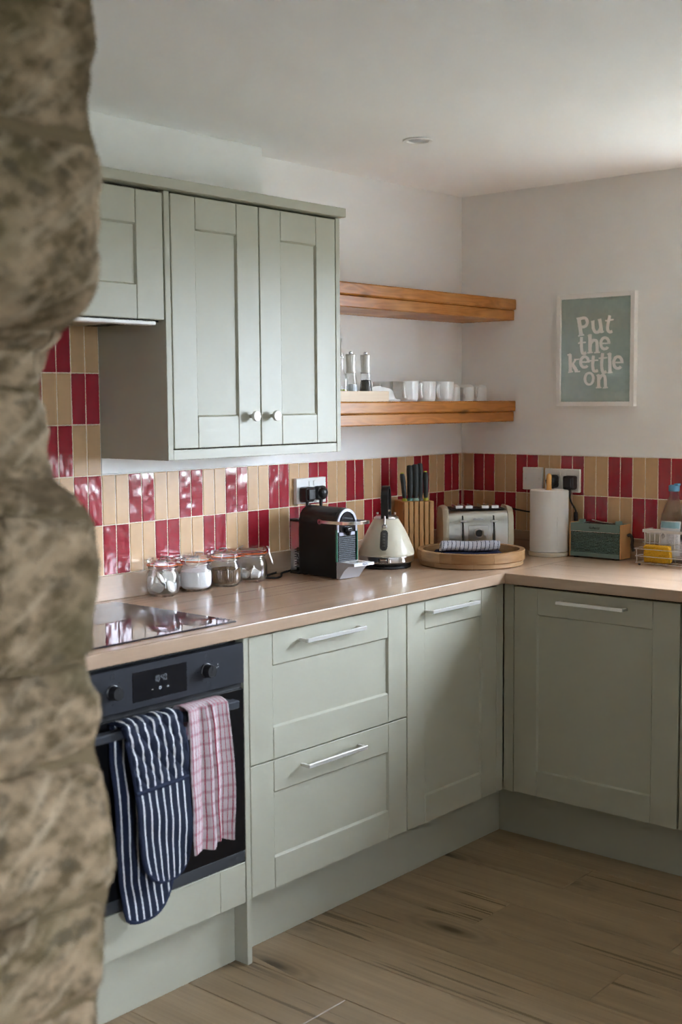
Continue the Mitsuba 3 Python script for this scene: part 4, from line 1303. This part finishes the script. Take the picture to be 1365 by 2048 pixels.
# ------------------------------------------------------------------ kitchen roll, radio
t = thing('kitchen_roll_holder', 'pale round kitchen roll stand with a beech peg', 'kitchen roll holder')
RX, RY = -.092, -.4525
part(t, 'base', lathe([(0, 0), (.0705, 0), (.0725, .002), (.0725, .012), (.070, .0145), (0, .0145)], 56, (RX, RY, ZW)), mat('stand_cream', srgb(208, 198, 180), .5, .4), 35)
part(t, 'peg', lathe([(0, .0147), (.0095, .0147), (.0095, .285), (.0085, .292), (.005, .2965), (0, .298)], 24, (RX, RY, ZW)), PEG, 40, 'beech peg with a rounded top')
rl = lathe([(.0205, .0152), (.066, .0152), (.0682, .017), (.0682, .2365), (.066, .2385), (.0205, .2385), (.0205, .0152)], 72, (RX, RY, ZW))
t = thing('kitchen_roll', 'white kitchen paper roll on its stand beside the radio', 'kitchen roll')
PAPER = mat('kitchen_paper', srgb(226, 224, 220), .9, .15, bump=lambda p, n, uv: voronoi((p.x - p.y) * 95, p.z * 95)[0], scale=.0012)
part(t, 'paper', rl, PAPER, 40)
part(t, 'core', lathe([(.0175, .0152), (.0203, .0152), (.0203, .2375), (.0175, .2375), (.0175, .0152)], 36, (RX, RY, ZW)), mat('card_core', srgb(150, 125, 95), .9, .2), 40)
a = np.radians(np.linspace(238, 292, 14))
V = np.array([[(RX + (.0688 + .0026 * i / 13) * math.cos(q), RY + (.0688 + .0026 * i / 13) * math.sin(q), ZW + z) for z in (.0165, .2370)] for i, q in enumerate(a)])
m, U = shell(V, np.zeros((14, 2, 2)), .0006)
part(t, 'loose_edge', m, PAPER, 60)

t = thing('radio', 'retro sage-teal radio with slatted grille and tan wooden end', 'radio')
R0, R1, RYa, RYb = -.0925, -.018, -.5385, -.7435
RG = mat('radio_teal', (.155, .225, .200), .5, .4)
part(t, 'body', cb(R0 + .006, R1, RYb + .004, RYa - .004, ZW + .005, ZW + .124, .002), RG, False)
TAN = mat('tan_side', (.58, .31, .12), .5, .4)
for a, b in ((RYa - .0045, RYa), (RYb, RYb + .0045)):
    part(t, 'end_panel', cb(R0, R1 - .001, a, b, ZW + .004, ZW + .1255, .0015), TAN, False, 'tan wooden end panel')
part(t, 'feet', cat([cb(x - .006, x + .006, y - .006, y + .006, ZW, ZW + .0052, .001) for x in (R0 + .015, R1 - .015) for y in (RYa - .02, RYb + .02)]), BLACK, False)
part(t, 'front_band', cb(R0 - .0008, R0 + .006, RYb + .005, RYa - .005, ZW + .0965, ZW + .1245, .0008), RG, False)
part(t, 'front_band', cb(R0 - .0008, R0 + .006, RYb + .005, RYa - .005, ZW + .0055, ZW + .022, .0008), RG, False)
part(t, 'grille_back', plain(R0 + .004, R0 + .0058, RYb + .005, RYa - .005, ZW + .022, ZW + .0965), BLACK_MATT, False)
part(t, 'grille_trim', cat(cb(R0 - .0012, R0 + .004, RYb + .005, RYa - .005, ZW + .0945, ZW + .0962, .0004)), SATIN, False)
for i in range(13):
    z = ZW + .0255 + i * .00535
    part(t, 'slat', cb(R0 + .0002, R0 + .004, RYb + .006, RYa - .006, z - .0013, z + .0013, .0004), RG, False)
for yy in (-.577, -.722):
    part(t, 'dial', lathe([(0, .1242), (.0125, .1242), (.0125, .1345), (.011, .1362), (0, .1365)], 32, ((R0 + R1) / 2 - .012, yy, ZW)), RG, 35)
part(t, 'top_plate', cb(R0 + .014, R1 - .012, RYb + .032, RYa - .050, ZW + .1238, ZW + .1252, .0004), BLACK, False)
part(t, 'aerial', tube([(-.050, -.606, ZW + .1345), (-.052, -.645, ZW + .1285), (-.053, -.690, ZW + .1268)], [.002, .0018, .0014], 8), CHROME, 60)
tx = meshkit.text_mesh('Roberts', .0085, .0006, True)
v = tx.vertices - (tx.bounds[0] + tx.bounds[1]) / 2
part(t, 'lettering', mesh(np.c_[R0 - .0012 - v[:, 2], -.640 - v[:, 0] - v[:, 1] * .35, v[:, 1] + ZW + .1105], tx.faces), mat('radio_script', (.035, .05, .047), .5, .4), False)
part(t, 'strap', tube(curve([(-.050, RYb - .0035, ZW + .085), (-.046, RYb - .012, ZW + .088), (-.040, RYb - .018, ZW + .072), (-.036, RYb - .015, ZW + .050), (-.034, RYb - .020, ZW + .030)], 6), [.0052] * 25, 8), mat('strap_brown', (.035, .025, .02), .6, .4), 60, 'dark leather carrying strap')

# ------------------------------------------------------------------ washing-up things by the right edge
t = thing('sink_caddy', 'chrome wire sink caddy cut by the right edge of the photo', 'caddy')
CY0, CY1 = -.822, -1.075
W = .00135


def loop(x0, x1, y0, y1, z, r=.008):
    a = []
    for cx, cy, s in ((x0 + r, y0 - r, 90), (x0 + r, y1 + r, 180), (x1 - r, y1 + r, 270), (x1 - r, y0 - r, 0)):
        for q in np.linspace(0, 90, 5):
            t_ = math.radians(s + q)
            a.append((cx + r * math.cos(t_), cy + r * math.sin(t_), z))
    return a


fx0, fx1 = -.150, -.098
part(t, 'front_tray', cat(*[tube(loop(fx0 + i, fx1 - i, CY0 - i, CY1 + i, z), W, 8, True) for z, i in ((.966, 0), (.9405, .003), (.9175, .004))],
     tube([(fx0 + .0005, CY0 - .012, .966), (fx0 + .004, CY0 - .012, .9175)], W, 8), tube([(fx0 + .0005, CY1 + .012, .966), (fx0 + .004, CY1 + .012, .9175)], W, 8),
     *[tube([(fx0 + .004, y, .9175), (fx1 - .004, y, .9175)], W * .8, 6) for y in np.linspace(CY0 - .02, CY1 + .02, 8)]), CHROME, 60)
bx0, bx1 = -.0965, -.020
part(t, 'brush_rack', cat(*[tube(loop(bx0, bx1, CY0 - .004, CY1, z), W, 8, True) for z in (.983, .9175)],
     *[tube([(bx0, y, 1.025), (bx0, y, .935), (bx0 + .012, y, .9175)], W, 8) for y in (CY0 - .016, CY0 - .034, CY0 - .052, CY0 - .070, CY0 - .125, CY0 - .180, CY0 - .235)],
     *[tube([(bx0 + .012, y, .9175), (bx1, y, .9175)], W * .8, 6) for y in np.linspace(CY0 - .02, CY1 + .02, 7)]), CHROME, 60)
part(t, 'top_band', cat(cb(bx0 - .0012, bx0 + .0012, CY1, CY0 - .006, 1.018, 1.028, .0004), cb(bx0, bx1, CY0 - .0075, CY0 - .006, 1.018, 1.028, .0004)), SATIN, False)
part(t, 'feet', cat(*[lathe([(0, 0), (.004, 0), (.004, .0065), (0, .0075)], 12, (x, y, ZW)) for x in (-.142, -.030) for y in (CY0 - .02, CY1 + .02)]), BLACK, 40)
m = rb(-.012, .012, -.048, .048, -.0295, .0295, .005, 1)
v = m.subdivide_to_size(.008)
vv = v.vertices.copy()
vv += v.vertex_normals * ((meshkit.noise(vv * 300, 2) - .5) * .0012)[:, None]
vv[:, 1] *= np.where(vv[:, 2] > 0, .97, 1.0)
SPONGE = mat('sponge_yellow', proc(lambda p, n, uv: mix((.66, .36, .035), (.42, .20, .012), smoothstep(.5, .95, noise(p.x * 420, p.y * 420, p.z * 420)))), .95, .1, bump=lambda p, n, uv: noise(p.x * 380, p.y * 380, p.z * 380), scale=.003)
solo('sponge', place(mesh(vv, v.faces), (-.122, -.8985, .9495), 2, (-9, (0, 1, 0))), SPONGE, 'yellow washing-up sponge leaning in the wire caddy', 'sponge', smooth=True)
t = thing('washing_up_brush', 'white washing-up brush head down behind the sponge', 'brush')
part(t, 'head', place(rb(-.011, .011, -.030, .030, 1.012, 1.029, .007, 2), (-.072, -.860, 0)), WHITE_PL, 50)
br = []
for i in range(13):
    for j in range(4):
        y, x = -.026 + i * .00433, -.0075 + j * .005
        br.append(tube([(x, y, 1.0125), (x * 1.15, y * 1.06, .985)], [.0013, .0010], 5))
k = part(t, 'bristles', place(cat(br), (-.072, -.860, 0)), mat('bristle', srgb(205, 200, 188), .8, .2), 60)
labels[k] = {'kind': 'stuff', 'label': 'tufts of pale bristles'}
part(t, 'stem', tube([(-.060, -.860, 1.020), (-.048, -.868, .985), (-.040, -.875, .930)], .0042, 10), WHITE_PL, 60)
t = thing('washing_up_bottle', 'clear squeezy bottle of washing-up liquid with a blue cap', 'bottle')
BXc, BYc = -.0555, -.9225


def flat_lathe(prof, sx, n=56):
    m = lathe(prof, n)
    m.vertices[:, 0] *= sx
    m.apply_translation((BXc, BYc, 0))
    return m


out = [(0, .9195), (.040, .9195), (.0465, .926), (.0490, .945), (.0495, 1.00), (.0480, 1.045), (.0425, 1.080), (.0315, 1.110), (.0205, 1.132), (.0165, 1.145), (.0165, 1.160)]
inn = [(max(r - .0016, 0), z) for r, z in out[::-1]][:-1]
inn[-1] = (.0385, .9215)
scene['m_clear_plastic'] = {'type': 'dielectric', 'int_ior': 1.25, 'ext_ior': 1.0, 'specular_transmittance': {'type': 'rgb', 'value': [.90, .90, .93]}}
part(t, 'body', flat_lathe(out + inn + [(0, .9215)], .68), 'm_clear_plastic', 40)
part(t, 'liquid', flat_lathe([(0, .9222), (.0365, .9222), (.0435, .929), (.0455, .946), (.0460, .992), (0, .992)], .66), mat('soap_liquid', srgb(186, 178, 176), .2, .5), 40, 'pale washing-up liquid')
part(t, 'cap', cat(lathe([(0, 1.1605), (.0185, 1.1605), (.0185, 1.1775), (.0165, 1.1815), (0, 1.1825)], 36, (BXc, BYc, 0)), rb(BXc - .012, BXc + .012, BYc - .0195, BYc - .004, 1.1785, 1.1875, .003)), mat('blue_cap', (.085, .25, .40), .4, .4), 40, 'blue flip-top cap')


def label_patch(y0, y1, z0, z1, lift, th=.0006):
    m = trimesh.creation.extrude_polygon(sbox(y0, z0, y1, z1), th, engine='earcut').subdivide_to_size(.006)
    V = []
    for y, z, h in m.vertices:
        r = np.interp(z, [.93, .945, 1.0, 1.045, 1.08], [.0470, .0490, .0495, .0480, .0425])
        yy = np.clip(y / r, -.98, .98)
        V.append((BXc - .68 * r * math.sqrt(1 - yy * yy) - lift - h, BYc + y, z))
    return fixn(mesh(V, m.faces))


part(t, 'label', label_patch(-.036, .036, .942, 1.060, .0004), mat('label_white', srgb(214, 216, 220), .6, .3), False)
part(t, 'label_band', label_patch(-.0345, .0345, 1.036, 1.0575, .0011, .0003), mat('label_blue', (.25, .43, .50), .6, .3), False)
dia = Polygon([(0, -.0095), (.0095, 0), (0, .0095), (-.0095, 0)])
dr_ = dia.difference(affinity.scale(dia, .8, .8)).union(sbox(-.0008, -.0015, .0008, .005)).union(sbox(-.0008, -.0045, .0008, -.0028))
mk = []
for g in dr_.geoms:
    m = trimesh.creation.extrude_polygon(g, .0003, engine='earcut')
    y0 = m.vertices[:, 0] + .0235
    r = .049
    mk.append(mesh(np.c_[BXc - .68 * r * np.sqrt(1 - (y0 / r) ** 2) - .0013 - m.vertices[:, 2], BYc + y0, m.vertices[:, 1] + 1.008], m.faces))
mk += [label_patch(y0, y1, z, z + .0011, .0011, .0003) for z in np.arange(.962, 1.022, .0042) for y0, y1 in ((-.030, .008),)]
part(t, 'label_print', cat(mk), mat('label_ink', (.20, .20, .23), .7, .2), False, 'small grey print and a hazard diamond')

# ------------------------------------------------------------------ open shelves and what stands on them
ZS = 1.4715
for lb, zt in (('upper honey oak wall shelf, empty, right of the wall cupboard', 1.8495), ('lower honey oak wall shelf holding the mugs and mills', ZS)):
    t = thing('wall_shelf', lb, 'shelf', None)
    part(t, 'board', cb(-1.060, -.0005, -.251, -.0005, zt - .0395, zt, .004), SHELF, False)
    part(t, 'under_board', cb(-1.060, -.0005, -.2425, -.0005, zt - .078, zt - .0400, .003), SHELF, False)
mug_o = [(0, 0), (.038, 0), (.0415, .003), (.0435, .012), (.0450, .068), (.0453, .0700), (.0440, .0706), (.0425, .069), (.0405, .012), (.036, .006), (0, .006)]


def mug(x, y, az, label, group, inv=False):
    t = thing('mug', label, 'mug', group)
    if not inv:
        part(t, 'body', lathe(mug_o, 48, (x, y, ZS)), WHITE_GLOSS, 40)
        h = tube(curve([(.0425, 0, .057), (.054, 0, .060), (.066, 0, .050), (.067, 0, .034), (.058, 0, .020), (.0425, 0, .016)], 7), [.0048] * 36, 10)
        h.vertices[:, 1] *= 1.35
    else:
        part(t, 'body', lathe([((r * .55 + .003 * min(1, z / .07)) if z < .01 else r * .70, .062 - z * .88) for r, z in mug_o[::1]], 48, (x, y, ZS)), WHITE_GLOSS, 40)
        h = tube(curve([(.0275, 0, .048), (.037, 0, .049), (.044, 0, .040), (.044, 0, .028), (.038, 0, .018), (.0300, 0, .014)], 7), [.0042] * 36, 10)
        h.vertices[:, 1] *= 1.3
    part(t, 'handle', place(h, (x, y, ZS), az), WHITE_GLOSS, 60)


ml = [('white mug at the left of the row, behind the white butter dish', 200), ('white mug with its handle to the front, directly right of the butter dish', 212), ('white mug in the middle of the three tall upright ones', 208), ('tall white upright mug next to the upturned cups', 205)]
for (x, y), (lb, az) in zip(((-.545, -.053), (-.550, -.150), (-.4485, -.150), (-.340, -.150)), ml):
    mug(x, y, az, lb, 'white mugs on the lower shelf')
cl = [('low white cup turned upside down, half hidden by the tall mug', 215), ('low white cup turned upside down, in the middle of the upturned ones', 205), ('low white cup turned upside down, nearest the corner wall', 200)]
for x, (lb, az) in zip((-.215, -.124, -.041), cl):
    mug(x, -.107, az, lb, 'upturned white cups on the lower shelf', True)
t = thing('shelf_tray', 'pale pine tray carrying the mills and the oil bottle on the lower shelf', 'tray')
sx0, sx1, sy0, sy1 = -1.050, -.752, -.238, -.172
part(t, 'bottom', plain(sx0 + .006, sx1 - .006, sy0 + .0065, sy1 - .0065, ZS + .0005, ZS + .006), PINE, False)
for a, b, c, d in ((sx0, sx1, sy0, sy0 + .0062), (sx0, sx1, sy1 - .0062, sy1), (sx0, sx0 + .006, sy0 + .0065, sy1 - .0065), (sx1 - .006, sx1, sy0 + .0065, sy1 - .0065)):
    part(t, 'side', cb(a, b, c, d, ZS + .0005, ZS + .035, .0012), PINE, False)


def mill(x, y, label, fill, h):
    t = thing('pepper_mill', label, 'mill', 'glass mills on the shelf tray')
    z0 = ZS + .0065
    o = [(0, 0), (.0265, 0), (.0275, .002), (.0260, .014), (.0215, .040), (.0175, .066), (.0160, .086)]
    inn = [(.0145, .086), (.0160, .066), (.0198, .040), (.0240, .014), (.0245, .006), (0, .006)]
    part(t, 'glass', lathe(o + inn, 40, (x, y, z0)), GLASS, 40)
    k = part(t, 'filling', lathe([(0, .0066), (.0236, .0066), (.0232, .014), (.0192, .040), (np.interp(h, [.04, .066], [.0192, .0154]), h), (0, h + .002)], 32, (x, y, z0)), fill, 40)
    part(t, 'head', lathe([(0, .0865), (.0172, .0865), (.0172, .089), (.0155, .092), (.0152, .115), (.0168, .140), (.0174, .1455), (.0155, .147), (0, .147)], 36, (x, y, z0)), SATIN, 35, 'brushed steel grinder head')
    part(t, 'knob', lathe([(0, .1472), (.0045, .1472), (.0070, .150), (.0070, .154), (.004, .1562), (0, .1565)], 24, (x, y, z0)), CHROME, 40)


mill(-.835, -.205, 'glass mill of dark peppercorns with a steel grinder head', mat('peppercorns', proc(lambda p, n, uv: mix((.016, .018, .02), (.075, .075, .07), noise(p.x * 500, p.y * 500, p.z * 500))), .7, .3), .064)
mill(-.912, -.207, 'glass mill of pale salt with a steel grinder head, left of the pepper mill', mat('salt', srgb(196, 202, 208), .6, .4), .050)
t = thing('oil_bottle', 'small clear oil bottle with a metal pourer, beside the wall cupboard', 'bottle')
ox, oy, oz = -.962, -.207, ZS + .0065
part(t, 'body', lathe([(0, 0), (.0215, 0), (.0235, .003), (.0235, .062), (.0205, .076), (.0120, .088), (.0095, .096), (.0095, .128), (.0108, .131), (.0108, .134), (.0075, .134), (.0075, .097), (.0105, .086), (.0188, .074), (.0217, .061), (.0217, .005), (0, .005)], 40, (ox, oy, oz)), GLASS, 40)
part(t, 'oil', lathe([(0, .0056), (.0210, .0056), (.0210, .034), (0, .034)], 32, (ox, oy, oz)), mat('olive_oil', (.30, .26, .03), .15, .5), 40, 'yellow-green oil')
part(t, 'pourer', cat(lathe([(0, .1345), (.0105, .1345), (.0105, .138), (.008, .140), (.0085, .145), (.0065, .147), (.0065, .152), (.004, .156), (0, .156)], 24, (ox, oy, oz)), tube(curve([(ox, oy, oz + .155), (ox, oy, oz + .178), (ox + .004, oy - .002, oz + .196)], 6), .0028, 8)), CHROME, 40)
t = thing('butter_dish', 'white china butter dish with a knobbed lid, between the tray and the mugs', 'butter dish')
bx_, by_ = -.688, -.137
part(t, 'plate', cb(bx_ - .085, bx_ + .087, by_ - .033, by_ + .031, ZS + .0002, ZS + .009, .003), WHITE_GLOSS, False)
lid = Polygon(curve([(-.070, .0095), (-.068, .032), (-.056, .049), (-.030, .0525), (.004, .049), (.034, .044), (.050, .036), (.060, .018), (.069, .0095)], 6))
part(t, 'lid', ext(affinity.translate(lid, bx_, ZS), 'y', by_ - .025, by_ + .024), WHITE_GLOSS, 40)
part(t, 'knob', rb(bx_ - .058, bx_ - .036, by_ - .012, by_ + .010, ZS + .048, ZS + .070, .008, 2), WHITE_GLOSS, 50)
